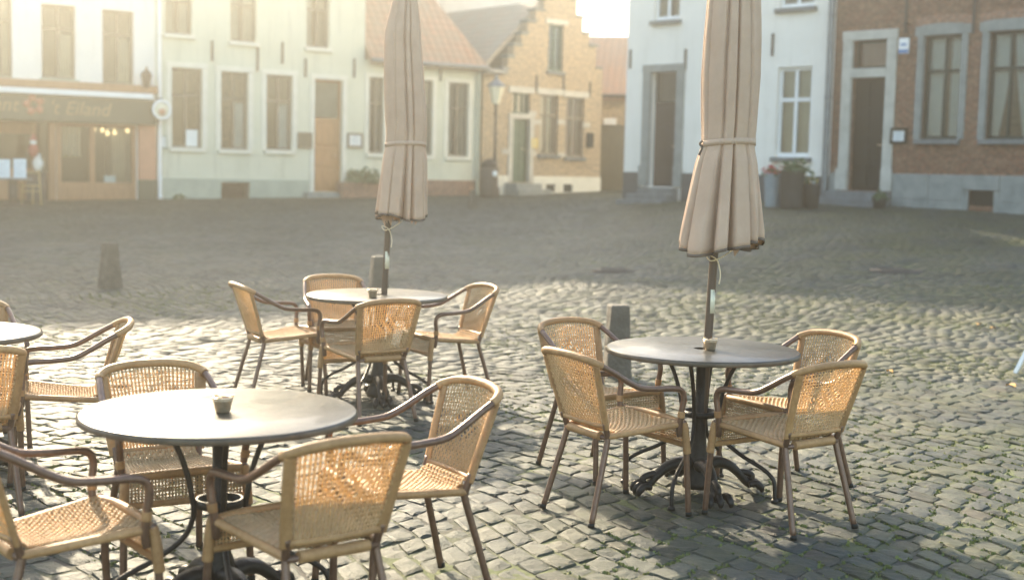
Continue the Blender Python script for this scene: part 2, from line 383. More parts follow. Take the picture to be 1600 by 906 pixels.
# table top: dark polished granite
def _tabletop():
    m, nt, b = newmat('polished dark granite'); tc = nd(nt, 'ShaderNodeTexCoord')
    n = nd(nt, 'ShaderNodeTexNoise', Scale=170, Detail=3, Roughness=.8); nt.links.new(tc.outputs['Object'], n.inputs['Vector'])
    nt.links.new(ramp(nt, n.outputs['Fac'], [(.36, (.020, .018, .013)), (.52, (.036, .032, .024)), (.70, (.085, .075, .058))]), b.inputs['Base Color'])
    n2 = nd(nt, 'ShaderNodeTexNoise', Scale=4, Detail=8, Roughness=.75, Distortion=1.5); nt.links.new(tc.outputs['Object'], n2.inputs['Vector'])
    r = ramp(nt, n2.outputs['Fac'], [(.3, (.28,) * 3), (.7, (.45,) * 3)]); nt.links.new(r, b.inputs['Roughness'])
    b.inputs['Specular IOR Level'].default_value = .20; b.inputs['Coat Weight'].default_value = .12; b.inputs['Coat Roughness'].default_value = .04
    n3 = nd(nt, 'ShaderNodeTexNoise', Scale=260, Detail=2); nt.links.new(tc.outputs['Object'], n3.inputs['Vector'])
    bp = nd(nt, 'ShaderNodeBump', Strength=.06, Distance=0.001); nt.links.new(n3.outputs['Fac'], bp.inputs['Height']); nt.links.new(bp.outputs[0], b.inputs['Normal'])
    return m
MT['granite'] = _tabletop()
MT['edge'] = mottled('worn brown table edge', (.07, .052, .034), (.13, .10, .066), .5, 14, spec=.3)

def _sett():
    m, nt, b = newmat('granite setts'); tc = nd(nt, 'ShaderNodeTexCoord')
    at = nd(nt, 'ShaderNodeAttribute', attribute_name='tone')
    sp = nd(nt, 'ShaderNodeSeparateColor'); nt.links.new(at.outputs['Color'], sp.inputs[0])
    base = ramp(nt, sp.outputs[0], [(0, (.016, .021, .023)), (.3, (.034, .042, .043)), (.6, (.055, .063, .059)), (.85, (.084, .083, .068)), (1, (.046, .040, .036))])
    n = nd(nt, 'ShaderNodeTexNoise', Scale=26, Detail=7, Roughness=.75); nt.links.new(tc.outputs['Object'], n.inputs['Vector'])
    f = ramp(nt, n.outputs['Fac'], [(.3, (.62, .62, .62)), (.7, (1.35, 1.33, 1.28))])
    c = mixc(nt, 1.0, base, f, 'MULTIPLY')
    big = nd(nt, 'ShaderNodeTexNoise', Scale=.55, Detail=4, Roughness=.6); nt.links.new(tc.outputs['Object'], big.inputs['Vector'])
    fb = ramp(nt, big.outputs['Fac'], [(.36, (.62, .66, .66)), (.66, (1.30, 1.26, 1.18))]); c = mixc(nt, 1.0, c, fb, 'MULTIPLY')
    # lichen and moss film in patches
    ms = nd(nt, 'ShaderNodeTexNoise', Scale=1.3, Detail=8, Roughness=.75); nt.links.new(tc.outputs['Object'], ms.inputs['Vector'])
    fm = ramp(nt, ms.outputs['Fac'], [(.40, (0, 0, 0)), (.66, (.75, .75, .75))]); spx = nd(nt, 'ShaderNodeSeparateXYZ'); nt.links.new(tc.outputs['Object'], spx.inputs[0])
    mr = nd(nt, 'ShaderNodeMapRange'); mr.inputs['From Min'].default_value = -1.0; mr.inputs['From Max'].default_value = 3.5; mr.inputs['To Min'].default_value = .35; nt.links.new(spx.outputs[0], mr.inputs[0])
    fm = mixc(nt, 1.0, fm, mr.outputs[0], 'MULTIPLY'); c = mixc(nt, fm, c, (.074, .076, .020))
    nt.links.new(c, b.inputs['Base Color'])
    rr = ramp(nt, n.outputs['Fac'], [(.3, (.46,) * 3), (.75, (.74,) * 3)]); nt.links.new(rr, b.inputs['Roughness'])
    b.inputs['Specular IOR Level'].default_value = .20
    n2 = nd(nt, 'ShaderNodeTexNoise', Scale=110, Detail=6, Roughness=.7); nt.links.new(tc.outputs['Object'], n2.inputs['Vector'])
    n4 = nd(nt, 'ShaderNodeTexNoise', Scale=22, Detail=3, Roughness=.6); nt.links.new(tc.outputs['Object'], n4.inputs['Vector'])
    bp = nd(nt, 'ShaderNodeBump', Strength=1.0, Distance=0.007); nt.links.new(n2.outputs['Fac'], bp.inputs['Height'])
    bp2 = nd(nt, 'ShaderNodeBump', Strength=.35, Distance=0.012); nt.links.new(n4.outputs['Fac'], bp2.inputs['Height']); nt.links.new(bp.outputs[0], bp2.inputs['Normal'])
    nt.links.new(bp2.outputs[0], b.inputs['Normal'])
    return m
MT['sett'] = _sett()

def _soil():
    m, nt, b = newmat('sandy joints'); tc = nd(nt, 'ShaderNodeTexCoord')
    n = nd(nt, 'ShaderNodeTexNoise', Scale=40, Detail=6); nt.links.new(tc.outputs['Object'], n.inputs['Vector'])
    c = ramp(nt, n.outputs['Fac'], [(.3, (.022, .020, .016)), (.7, (.05, .045, .035))])
    ms = nd(nt, 'ShaderNodeTexNoise', Scale=.9, Detail=8, Roughness=.7); nt.links.new(tc.outputs['Object'], ms.inputs['Vector'])
    c = mixc(nt, ramp(nt, ms.outputs['Fac'], [(.42, (0, 0, 0)), (.58, (.9, .9, .9))]), c, (.075, .092, .024))
    nt.links.new(c, b.inputs['Base Color']); b.inputs['Roughness'].default_value = .95
    bp = nd(nt, 'ShaderNodeBump', Strength=.8, Distance=0.01); nt.links.new(n.outputs['Fac'], bp.inputs['Height']); nt.links.new(bp.outputs[0], b.inputs['Normal'])
    return m
MT['soil'] = _soil()

# ------------------------------------------------------------------ ground: joints sheet, setts, moss
def build_ground():
    xs = np.r_[np.linspace(-100, -24, 12), np.linspace(-22, 22, 89), np.linspace(24, 100, 12)]
    ds = np.r_[np.linspace(-40, 0, 10), np.linspace(1, 60, 119), np.linspace(65, 130, 12)]
    X, Dd = np.meshgrid(xs, ds); Z = G(X, Dd) - .0075
    v = np.stack([X.ravel(), Dd.ravel(), Z.ravel()], 1); w = len(xs)
    mb = MB(); mb.add(v, [(i * w + j, i * w + j + 1, (i + 1) * w + j + 1, (i + 1) * w + j) for i in range(len(ds) - 1) for j in range(w - 1)], True)
    tag(mb.build('ground', MT['soil']), kind='structure')

TH = math.radians(-40); TU = np.array([math.cos(TH), math.sin(TH)]); TN = np.array([-TU[1], TU[0]])
AMP, LAM, PHI = .68, 11.0, 1.75
def wob(u): return AMP * np.sin(2 * np.pi * u / LAM + PHI) + .05 * np.sin(2 * np.pi * u / 1.7 + 1.3)
def uv2xy(u, v):
    w = v - wob(u); return TU[0] * u + TN[0] * w, TU[1] * u + TN[1] * w

def setts_layout():
    U, V, A, B = [], [], [], []
    row = .132; v = -45.0; i = 0
    rng = np.random.default_rng(5)
    while v < 62:
        rh = row * rng.uniform(.90, 1.10)
        L = rng.uniform(.115, .205, size=760); ue = -48 + rng.uniform(0, .2) + np.cumsum(L)
        U.append(ue - L / 2); V.append(np.full(760, v + rh / 2)); A.append(L / 2); B.append(np.full(760, rh / 2)); v += rh; i += 1
    U, V, A, B = map(np.concatenate, (U, V, A, B))
    x, d = uv2xy(U, V)
    vis = (d > 1.2) & (d < 52) & (np.abs(x) < .43 * np.maximum(d, 0) + 3.2)
    return U[vis], V[vis], A[vis], B[vis], x[vis], d[vis]

def sett_grid(n):
    if n == 3: s = np.array([-1, -.8, .8, 1.])
    elif n == 5: s = np.array([-1, -.88, 0, .88, 1.])
    else: s = np.array([-1, -.93, -.72, -.25, .25, .72, .93, 1.])
    S, T = np.meshgrid(s, s, indexing='ij'); return S.ravel(), T.ravel(), len(s)

def build_setts():
    U, V, A, B, x, d = setts_layout()
    rng = np.random.default_rng(3); gap = .0036
    verts, faces, tone, smo = [], [], [], []; base = 0
    for lo, hi, n in ((0, 10.5, 8), (10.5, 19, 5), (19, 99, 3)):
        k = (d >= lo) & (d < hi); u, v, a, b = U[k], V[k], A[k], B[k]; N = len(u)
        if not N: continue
        S, T, n1 = sett_grid(n); q = S.size
        # irregular outline: each corner is jittered, corners rounded
        cj = rng.normal(0, .0055, (N, 4, 2)); 
        Sr = S[None] * (1 - .045 * (T[None] ** 2) * np.abs(S[None]) ** 1); Tr = T[None] * (1 - .045 * (S[None] ** 2) * np.abs(T[None]))
        wgt = np.stack([(1 - S) * (1 - T), (1 + S) * (1 - T), (1 + S) * (1 + T), (1 - S) * (1 + T)], 0) / 4
        ju = np.einsum('nc,cq->nq', cj[:, :, 0], wgt); jv = np.einsum('nc,cq->nq', cj[:, :, 1], wgt)
        uu = u[:, None] + Sr * (a - gap)[:, None] + ju; vv = v[:, None] + Tr * (b - gap)[:, None] + jv
        xx, dd = uv2xy(uu, vv)
        e = np.maximum(np.abs(S), np.abs(T))
        if n == 8: edge = np.where(e > .99, -.017, np.where(e > .9, -.0036, np.where(e > .7, -.0005, 0)))
        elif n == 5: edge = np.where(e > .99, -.015, np.where(e > .7, -.0018, 0))
        else: edge = np.where(e > .99, -.014, 0)
        dome = rng.uniform(-.001, .0055, N)[:, None] * (1 - S ** 2)[None] * (1 - T ** 2)[None]
        tilt = rng.normal(0, .0028, N)[:, None] * S[None] + rng.normal(0, .0028, N)[:, None] * T[None]
        h = rng.normal(0, .0026, N)[:, None]
        rough = rng.normal(0, .0021 if n == 8 else .0012, (N, q))
        z = G(xx, dd) + edge[None] + dome + tilt + h + rough
        verts.append(np.stack([xx, dd, z], -1).reshape(-1, 3))
        quad = np.array([(i * n1 + j, (i + 1) * n1 + j, (i + 1) * n1 + j + 1, i * n1 + j + 1) for i in range(n1 - 1) for j in range(n1 - 1)])
        faces.append((base + np.arange(N)[:, None, None] * q + quad[None]).reshape(-1, 4)); base += N * q; smo.append(np.full(N * len(quad), n != 8))
        t = np.clip(rng.normal(.46, .24, N) + .20 * sstep(11, 20, d[k]), 0, .97); tone.append(np.repeat(t, q))  # random stone tone; far setts lightened, the pale veil there put into the colour
    smf = np.concatenate(smo); Vt = np.concatenate(verts); Fc = np.concatenate(faces); tn = np.concatenate(tone)
    me = bpy.data.meshes.new('cobblestones'); me.vertices.add(len(Vt)); me.vertices.foreach_set('co', Vt.ravel())
    me.loops.add(Fc.size); me.loops.foreach_set('vertex_index', Fc.ravel().astype(np.int32))
    me.polygons.add(len(Fc)); me.polygons.foreach_set('loop_start', (np.arange(len(Fc)) * 4).astype(np.int32))
    me.polygons.foreach_set('loop_total', np.full(len(Fc), 4, np.int32)); me.polygons.foreach_set('use_smooth', smf)
    me.update(calc_edges=True); me.validate()
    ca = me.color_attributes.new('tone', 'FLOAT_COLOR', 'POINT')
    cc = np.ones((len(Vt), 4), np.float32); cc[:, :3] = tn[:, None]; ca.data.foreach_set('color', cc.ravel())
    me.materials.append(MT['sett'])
    o = bpy.data.objects.new('cobblestones', me); COL.objects.link(o); tag(o, kind='structure')
    # moss tufts in the joints, in patches
    kk = np.where(d < 17)[0]; rng = np.random.default_rng(9)
    def patch(x, y): return np.sin(x * 1.1 + 1.3 * np.sin(y * .7)) + np.sin(y * 1.4 + 1.7 * np.sin(x * .9 + 2)) + .6 * np.sin(x * 3.1 + y * 2.3)
    P = patch(x[kk], d[kk]) + .8 * sstep(1.2, 3.2, x[kk]) + .2
    vs, fs = [], []
    for i in kk[P > .55]:
        for _ in range(rng.integers(2, 8)):
            if rng.random() < .62: uu, vv = U[i] + rng.uniform(-1, 1) * A[i], V[i] + B[i]
            else: uu, vv = U[i] + A[i], V[i] + rng.uniform(-1, 1) * B[i]
            px, py = uv2xy(uu, vv); z = float(G(px, py)) - .014
            for _b in range(4):
                an = rng.uniform(0, 6.28); l = rng.uniform(.004, .011); hgt = rng.uniform(.010, .021); ox, oy = rng.normal(0, .006, 2)
                b0 = len(vs); c, s = math.cos(an) * l, math.sin(an) * l; lx, ly = rng.normal(0, .006, 2)
                vs += [(px + ox - c, py + oy - s, z), (px + ox + c, py + oy + s, z), (px + ox + c * .6 + lx, py + oy + s * .6 + ly, z + hgt), (px + ox - c * .6 + lx, py + oy - s * .6 + ly, z + hgt)]
                fs.append((b0, b0 + 1, b0 + 2, b0 + 3))
    mb = MB(); mb.add(vs, fs); tag(mb.build('moss', MT['moss']), 'yellow green moss growing in the joints between the cobblestones', 'moss', kind='stuff')

# ------------------------------------------------------------------ houses
class Facade:
    """a house front: O = left foot point (x, depth), e = direction along the front, seen left to right"""
    def __init__(s, O, e, zb):
        s.O = Vector((O[0], O[1])); s.e = Vector(e).normalized(); s.n = Vector((-s.e.y, s.e.x)); s.zb = zb
        s.rz = math.atan2(s.e.y, s.e.x)
    def at(s, px, py, out=0.0):
        """pixel -> (u, z) in the house's own frame, on the plane 'out' metres in front of the wall"""
        r = ray(px, py); O = s.O - s.n * out
        det = r.x * (-s.e.y) - r.y * (-s.e.x)
        t = (O.x * (-s.e.y) - O.y * (-s.e.x)) / det
        p = Vector((r.x * t, r.y * t)) - O
        return p.dot(s.e), EYE + r.z * t - s.zb
    def rect(s, x0, y0, x1, y1, out=0.0):
        xm, ym = (x0 + x1) / 2, (y0 + y1) / 2
        return (s.at(x0, ym, out)[0], s.at(x1, ym, out)[0], s.at(xm, y1, out)[1], s.at(xm, y0, out)[1])
    def world(s, u, y, z):
        p = s.O + s.e * u + s.n * y; return Vector((p.x, p.y, z + s.zb))
    def root(s, name): return empty(name, (s.O.x, s.O.y, s.zb), s.rz)

def wall_mesh(x0, x1, z0, z1, holes, th=.3, inside=None, extra_x=(), extra_z=()):
    mb = MB()
    X = sorted(set([x0, x1] + [h[i] for h in holes for i in (0, 1)] + list(extra_x))); Z = sorted(set([z0, z1] + [h[i] for h in holes for i in (2, 3)] + list(extra_z)))
    X = [x for x in X if x0 <= x <= x1]; Z = [z for z in Z if z0 <= z <= z1]
    nx, nz = len(X) - 1, len(Z) - 1
    def solid(i, j):
        if i < 0 or j < 0 or i >= nx or j >= nz: return False
        cx, cz = (X[i] + X[i + 1]) / 2, (Z[j] + Z[j + 1]) / 2
        if inside and not inside(cx, cz): return False
        return not any(h[0] < cx < h[1] and h[2] < cz < h[3] for h in holes)
    for i in range(nx):
        for j in range(nz):
            if not solid(i, j): continue
            a, b, c, d = X[i], X[i + 1], Z[j], Z[j + 1]
            mb.add([(a, 0, c), (b, 0, c), (b, 0, d), (a, 0, d)], [(0, 1, 2, 3)])
            mb.add([(a, th, c), (b, th, c), (b, th, d), (a, th, d)], [(3, 2, 1, 0)])
            if not solid(i - 1, j): mb.add([(a, 0, c), (a, 0, d), (a, th, d), (a, th, c)], [(0, 1, 2, 3)])
            if not solid(i + 1, j): mb.add([(b, 0, c), (b, th, c), (b, th, d), (b, 0, d)], [(0, 1, 2, 3)])
            if not solid(i, j - 1): mb.add([(a, 0, c), (a, th, c), (b, th, c), (b, 0, c)], [(0, 1, 2, 3)])
            if not solid(i, j + 1): mb.add([(a, 0, d), (b, 0, d), (b, th, d), (a, th, d)], [(0, 1, 2, 3)])
    return mb

def shell(mb, x0, x1, z0, z1, depth, th=.3):
    """side and back walls behind a front wall that spans x0..x1"""
    mb.box(x0, x0 + th, th, depth, z0, z1); mb.box(x1 - th, x1, th, depth, z0, z1); mb.box(x0 + th, x1 - th, depth - th, depth, z0, z1)
    return mb

def uvmap(o, f):
    me = o.data; uv = me.uv_layers.new(name='UVMap')
    for l in me.loops:
        uv.data[l.index].uv = f(me.vertices[l.vertex_index].co)
    return o

def roof_parallel(house, x0, x1, ze, depth, ridge, m, over=.35, sides=.0, name='roof', wallm=None):
    """saddle roof, ridge parallel to the front"""
    mb = MB(); y0, y1, ym = -over, depth + over, depth / 2; t = .16
    k = (ridge - ze) / (ym + over)
    def prof(dz): return [(y0, ze + dz), (ym, ridge + dz), (y1, ze + dz)]
    a, b = prof(0), prof(-t)
    for (p, q) in ((0, 1), (1, 2)):
        for pr in (a, b):
            mb.add([(x0 - sides, *pr[p]), (x1 + sides, *pr[p]), (x1 + sides, *pr[q]), (x0 - sides, *pr[q])], [(0, 1, 2, 3)])
        for xx in (x0 - sides, x1 + sides):
            mb.add([(xx, *a[p]), (xx, *a[q]), (xx, *b[q]), (xx, *b[p])], [(0, 1, 2, 3)])
    for p in (0, 2): mb.add([(x0 - sides, *a[p]), (x1 + sides, *a[p]), (x1 + sides, *b[p]), (x0 - sides, *b[p])], [(0, 1, 2, 3)])
    o = mb.build(name, m, house); sl = math.hypot(ym + over, ridge - ze) / (ridge - ze)
    uvmap(o, lambda c: (c.x, (c.z - ze) * sl))
    if wallm:
        g = MB()
        for xx, xt in ((x0, x0 + .3), (x1 - .3, x1)):
            g.add([(xx, 0, ze - .1), (xx, depth, ze - .1), (xx, ym, ridge - t - .1), (xt, 0, ze - .1), (xt, depth, ze - .1), (xt, ym, ridge - t - .1)], [(0, 1, 2), (3, 5, 4), (0, 2, 5, 3), (1, 4, 5, 2), (0, 3, 4, 1)])
        g.build('gable_end', wallm, house)
    return o

def roof_front(house, x0, x1, ze, depth, ridge, m, over=.25, y0=.15, name='roof'):
    """saddle roof, ridge running away from the front"""
    mb = MB(); xm = (x0 + x1) / 2; t = .16; ya, yb = y0, depth + over
    a = [(x0 - over, ze), (xm, ridge), (x1 + over, ze)]
    for (p, q) in ((0, 1), (1, 2)):
        for dz in (0, -t):
            mb.add([(a[p][0], ya, a[p][1] + dz), (a[p][0], yb, a[p][1] + dz), (a[q][0], yb, a[q][1] + dz), (a[q][0], ya, a[q][1] + dz)], [(0, 1, 2, 3)])
        for yy in (ya, yb):
            mb.add([(a[p][0], yy, a[p][1]), (a[q][0], yy, a[q][1]), (a[q][0], yy, a[q][1] - t), (a[p][0], yy, a[p][1] - t)], [(0, 1, 2, 3)])
    for p in (0, 2): mb.add([(a[p][0], ya, a[p][1]), (a[p][0], yb, a[p][1]), (a[p][0], yb, a[p][1] - t), (a[p][0], ya, a[p][1] - t)], [(0, 1, 2, 3)])
    o = mb.build(name, m, house); sl = math.hypot((x1 - x0) / 2 + over, ridge - ze) / (ridge - ze)
    uvmap(o, lambda c: (c.y, (c.z - ze) * sl)); return o

def curtain_mesh(x0, x1, z0, z1, y, pinch=0.0, side=1, waves=9, amp=.018):
    """hanging folds; pinch draws the lower part to one side"""
    nx, nz = 40, 10; v = []; f = []
    for j in range(nz + 1):
        w = j / nz
        for i in range(nx + 1):
            t = i / nx; g = 1 - pinch * (w ** 1.4)
            xx = x0 + (x1 - x0) * (t * g if side > 0 else 1 - (1 - t) * g)
            v.append((xx, y + amp * math.sin(t * waves * 6.283 + .6 * math.sin(w * 3)), z1 + (z0 - z1) * w))
    for j in range(nz):
        for i in range(nx): a = j * (nx + 1) + i; f.append((a, a + 1, a + nx + 2, a + nx + 1))
    mb = MB(); mb.add(v, f, True); return mb

def window(house, r, frame_m, mull=(.5,), trans=.66, fw=.055, depth=.14, sill=None, sill_m=None, curtain=None, cm='curtain', lower=None, arch=0):
    """casement window standing in its opening: frame > pane, curtain, window_sill"""
    x0, x1, z0, z1 = r; w, h = x1 - x0, z1 - z0; y0, y1 = depth, depth + .06
    mb = MB(); g = .002
    mb.box(x0 + g, x0 + fw, y0, y1, z0 + g, z1 - g); mb.box(x1 - fw, x1 - g, y0, y1, z0 + g, z1 - g)
    mb.box(x0 + fw, x1 - fw, y0, y1, z1 - fw, z1 - g); mb.box(x0 + fw, x1 - fw, y0, y1, z0 + g, z0 + fw * 1.3)
    zt = z0 + h * trans if trans else None
    if zt: mb.box(x0 + fw, x1 - fw, y0 - .012, y1 + .005, zt - fw * .55, zt + fw * .55)
    for q in mull:
        xm = x0 + w * q
        segs = [(z0 + fw * 1.3, zt - fw * .55), (zt + fw * .55, z1 - fw)] if zt else [(z0 + fw * 1.3, z1 - fw)]
        for a, b in segs: mb.box(xm - fw * .5, xm + fw * .5, y0 - .006, y1 + .003, a, b)
    fr = mb.build('window', frame_m, house)
    p = MB(); p.box(x0 + fw * .5, x1 - fw * .5, y0 + .028, y0 + .033, z0 + fw * .5, z1 - fw * .5); p.build('pane', MT['glass'], fr)
    if curtain:
        yc = y1 + .10; a, b = x0 + .01, x1 - .01
        if curtain == 'pair':
            curtain_mesh(a, a + w * .40, z0, z1, yc, 0, 1, 6).build('curtain', MT[cm], fr); curtain_mesh(b - w * .40, b, z0, z1, yc, 0, -1, 6).build('curtain', MT[cm], fr)
        elif curtain == 'tied':
            curtain_mesh(a, a + w * .48, z0, z1, yc, .62, 1, 8).build('curtain', MT[cm], fr); curtain_mesh(b - w * .48, b, z0, z1, yc, .62, -1, 8).build('curtain', MT[cm], fr)
        elif curtain == 'full':
            curtain_mesh(a, b, z0, z1, yc, 0, 1, 12).build('curtain', MT[cm], fr)
        elif curtain == 'right':
            curtain_mesh(b - w * .42, b, z0, z0 + h * .62, yc, .1, -1, 5).build('curtain', MT[cm], fr)
        elif curtain == 'blind':
            curtain_mesh(a, b, z0 + h * .48, z1, yc, 0, 1, 10, .008).build('curtain', MT[cm], fr)
    if sill:
        s = MB(); s.bbox(x0 - .07, x1 + .07, -sill, depth - .002, z0 - .11, z0 - .002, .012); s.build('window_sill', sill_m, fr)
    return fr

def frame_boxes(mb, x0, x1, z0, z1, w, out, back=.06, top=None, bottom=False):
    """stone surround round an opening, standing proud of the wall by 'out'"""
    t = top or w
    mb.bbox(x0 - w, x0 + .004, -out, back, z0, z1 - .0, .008); mb.bbox(x1 - .004, x1 + w, -out, back, z0, z1, .008)
    mb.bbox(x0 - w - .015, x1 + w + .015, -out - .008, back, z1 + .001, z1 + t, .008)
    return mb

def door(house, r, m, depth=.2, panels=3, cols=2, handle=True, name='door', handle_m=None, split=None):
    x0, x1, z0, z1 = r; y = depth; mb = MB(); mb.box(x0 + .002, x1 - .002, y, y + .05, z0 + .002, z1 - .002)
    fw = .09; w = (x1 - x0 - fw * (cols + 1)) / cols; h = (z1 - z0 - fw * (panels + 1)) / panels
    for i in range(cols):
        for j in range(panels):
            a = x0 + fw + i * (w + fw); b = z0 + fw + j * (h + fw)
            mb.bbox(a, a + w, y - .022, y + .001, b, b + h, .018)
    d = mb.build(name, m, house)
    if handle:
        k = MB(); k.tube([(x1 - .12, y - .0, z0 + 1.05), (x1 - .12, y - .05, z0 + 1.05)], .012, 8); k.tube([(x1 - .12, y - .05, z0 + 1.05), (x1 - .23, y - .05, z0 + 1.05)], .011, 8)
        k.build('handle', handle_m or MT['steel'], d)
    return d

def anchors(house, F, pts, name='wall_anchor'):
    for (px, ya, yb) in pts:
        u, za = F.at(px, yb); _, zb = F.at(px, ya)
        mb = MB(); mb.box(u - .03, u + .03, -.035, -.002, za, zb); mb.build(name, MT['iron_rust'], house)

def frames_sign(name, F, rect, m_frame, m_face, label, cat, out=.05, bw=.04, ink=True):
    x0, x1, z0, z1 = F.rect(*rect, out=out)
    o = empty(name, F.world((x0 + x1) / 2, -out, z0), F.rz); w = (x1 - x0) / 2; h = z1 - z0
    mb = MB(); mb.bbox(-w, -w + bw, -.02, .04, 0, h, .006); mb.bbox(w - bw, w, -.02, .04, 0, h, .006); mb.bbox(-w + bw, w - bw, -.019, .04, 0, bw, .006); mb.bbox(-w + bw, w - bw, -.019, .04, h - bw, h, .006)
    mb.build('frame', m_frame, o)
    p = MB(); p.box(-w + bw * .8, w - bw * .8, .0, .038, bw * .8, h - bw * .8); pg = p.build('sheet', m_face, o)
    if ink:
        k = MB(); n = 6
        for i in range(n):
            z = h - bw - (h - 2 * bw) * (i + .8) / (n + .6); L = (w - bw) * random.uniform(.5, .85)
            k.box(-L, L, -.003, -.0005, z - .007, z + .007)
        k.build('print', MT['card_ink'], pg)
    return tag(o, label, cat)

def downpipe(name, F, u, z0, z1, r, m, label, y=-.09, shoe=True):
    o = empty(name, F.world(u, y, z0), F.rz); pts = [(0, 0, z1 - z0), (0, 0, .25), (0, 0, .12)] + ([(0, -.10, .03)] if shoe else [(0, 0, 0)])
    mb = MB(); mb.tube(catmull(pts, 6), r, 10); mb.build('pipe', m, o)
    for k in range(max(2, int((z1 - z0) / 2.0))):
        c = MB(); z = .5 + k * 1.9
        if z < z1 - z0 - .1: c.lathe([(r + .001, z), (r + .012, z), (r + .012, z + .05), (r + .001, z + .05)], 10); c.build('collar', m, o)
    return tag(o, label, 'downpipe')

def build_houses():
    eL = Vector((2.94, 1.9)).normalized(); OL = Vector((-9.19, 35.0))
    # ---------------- café (far left)
    FA = Facade(OL, eL, .45)
    def ulim(F, px): return F.at(px, 260)[0]
    a0, a1 = -14.0, ulim(FA, 243)
    R = FA.rect
    h = FA.root('cafe_building')
    wins = [R(-18, -12, 19, 121), R(65, 8, 118, 124), R(160, 17, 209, 133)]
    far = [(wins[0][0] - 2.6 * k, wins[0][1] - 2.6 * k, wins[0][2], wins[0][3]) for k in (1, 2)]
    zc0 = FA.at(120, 150)[1]                 # top of the shopfront
    sx0, sx1 = ulim(FA, 88), ulim(FA, 213)   # shopfront
    szb, szt = FA.at(150, 311)[1] - .1, FA.at(150, 194)[1]
    ex0, ex1 = -13.6, sx0 - .001              # recessed entrance at the left
    ztop = 8.2
    holes = wins + far + [(sx0, sx1, szb, szt), (ex0, ex1, szb - .02, szt)]
    w = wall_mesh(a0, a1, -.4, ztop, holes); shell(w, a0, a1, -.4, ztop, 9.0)
    w.build('wall', MT['plaster_left'], h)
    roof_parallel(h, a0, a1, ztop, 9.0, 12.2, MT['tile_red'], wallm=MT['plaster_left'])
    for k, r in enumerate(wins + far): window(h, r, MT['paint_brown'], (.5,), .68, .06, .12, .12, MT['plinth_green'], ['pair', 'right', 'right', 'pair', 'full'][k], 'curtain_dim')
    # shop cornice and fascia
    c = MB(); c.bbox(-13.9, ulim(FA, 232), -.42, -.002, zc0 - .02, zc0 + .12, .02); c.build('cornice', MT['paint_white'], h)
    c = MB(); c.bbox(-13.9, a1 - .02, -.28, -.002, zc0 + .14, zc0 + .34, .03); c.build('flashing', MT['wood_shop'], h)
    c = MB(); c.bbox(-13.9, a1 - .06, -.30, -.002, szt + .02, zc0 - .04, .02); fas = c.build('fascia', MT['fascia'], h)
    def text(s, px, py, size, m, align='LEFT'):
        cu = bpy.data.curves.new('lettering', 'FONT'); cu.body = s; cu.size = size; cu.extrude = .006; cu.align_x = align; cu.shear = .25
        o = bpy.data.objects.new('lettering', cu); COL.objects.link(o); o.parent = fas; cu.materials.append(m)
        u, z = FA.at(px, py, .31); o.location = (u, -.309, z); o.rotation_euler = (math.pi / 2, 0, 0)
        bpy.context.view_layer.update(); me = bpy.data.meshes.new_from_object(o.evaluated_get(bpy.context.evaluated_depsgraph_get()))
        q = bpy.data.objects.new('lettering', me); COL.objects.link(q); q.parent = fas; q.location = o.location; q.rotation_euler = o.rotation_euler
        bpy.data.objects.remove(o); return q
    text('Restaurant', 28, 174, .48, MT['letter'], 'RIGHT'); text("'t Eiland", 76, 178, .48, MT['letter'])
    u, z = FA.at(53, 164, .31); e = MB()
    for k in range(5):
        t = math.radians(90 + 72 * k + 12); cx, cz = u + (.17 * math.cos(t)), z + .17 * math.sin(t)
        e.lathe([(0, 0), (.10, 0), (.10, .02), (0, .02)], 12); n = 48
        e.v[-n:] = [(cx + vx, -.302 - vz, cz + vy) for vx, vy, vz in e.v[-n:]]
    e.build('emblem', MT['letter_red'], fas)
    # pier
    p = MB(); zt = szt + .02; zk = FA.at(225, 281)[1]; p.bbox(sx1 + .03, a1 - .02, -.14, -.002, zk, zt - .001, .02); p.build('pier', MT['pier_orange'], h)
    p = MB(); p.bbox(sx1 + .03, a1 - .02, -.17, -.002, -.35, zk - .002, .02); p.build('pier_base', MT['fascia'], h)
    # shopfront
    s = MB(); y0, y1 = .02, .14; zk = FA.at(150, 285)[1]; xm = ulim(FA, 145)
    s.bbox(sx0, sx0 + .14, y0, y1, szb, szt, .01); s.bbox(sx1 - .10, sx1, y0, y1, szb, szt, .01); s.bbox(xm - .07, xm + .07, y0, y1, zk, szt - .08, .01)
    s.bbox(sx0 + .14, sx1 - .10, y0 + .01, y1, szt - .08, szt, .01); s.bbox(sx0 + .14, sx1 - .10, y0 + .02, y1, szb, zk, .01)
    for (pa, pb) in ((sx0 + .25, xm - .1), (xm + .1, sx1 - .2)): s.bbox(pa, pb, y0 + .002, y0 + .03, szb + .12, zk - .1, .012)
    s = s.build('shop_window', MT['wood_shop'], h)
    p = MB(); p.box(sx0 + .1, sx1 - .06, .085, .09, zk - .03, szt - .04); p.build('pane', MT['glass'], s)
    x0, x1, z0, z1 = R(100, 197, 134, 244); curtain_mesh(x0, x1, z0, z1, .5, 0, 1, 4, .05).build('curtain', MT['curtain_dim'], s)
    x0, x1, z0, z1 = R(184, 200, 206, 285); curtain_mesh(x0, x1, z0, z1, .6, .2, -1, 5, .05).build('curtain', MT['curtain_dim'], s)
    x0, x1, z0, z1 = R(168, 275, 186, 286); q = MB(); q.bbox(x0, x1, .3, .34, z0, z1, .01); q.build('menu_card', MT['card'], s)
    # entrance: jamb, door, side light, lower panel
    d = MB(); xe = ulim(FA, 66); d.bbox(ex1 - .16, ex1, .05, .18, szb, szt, .01); d.bbox(xe - .12, xe, .55, .68, szb, szt, .01); d.bbox(ex0, xe - .12, .56, .68, szt - .3, szt, .01)
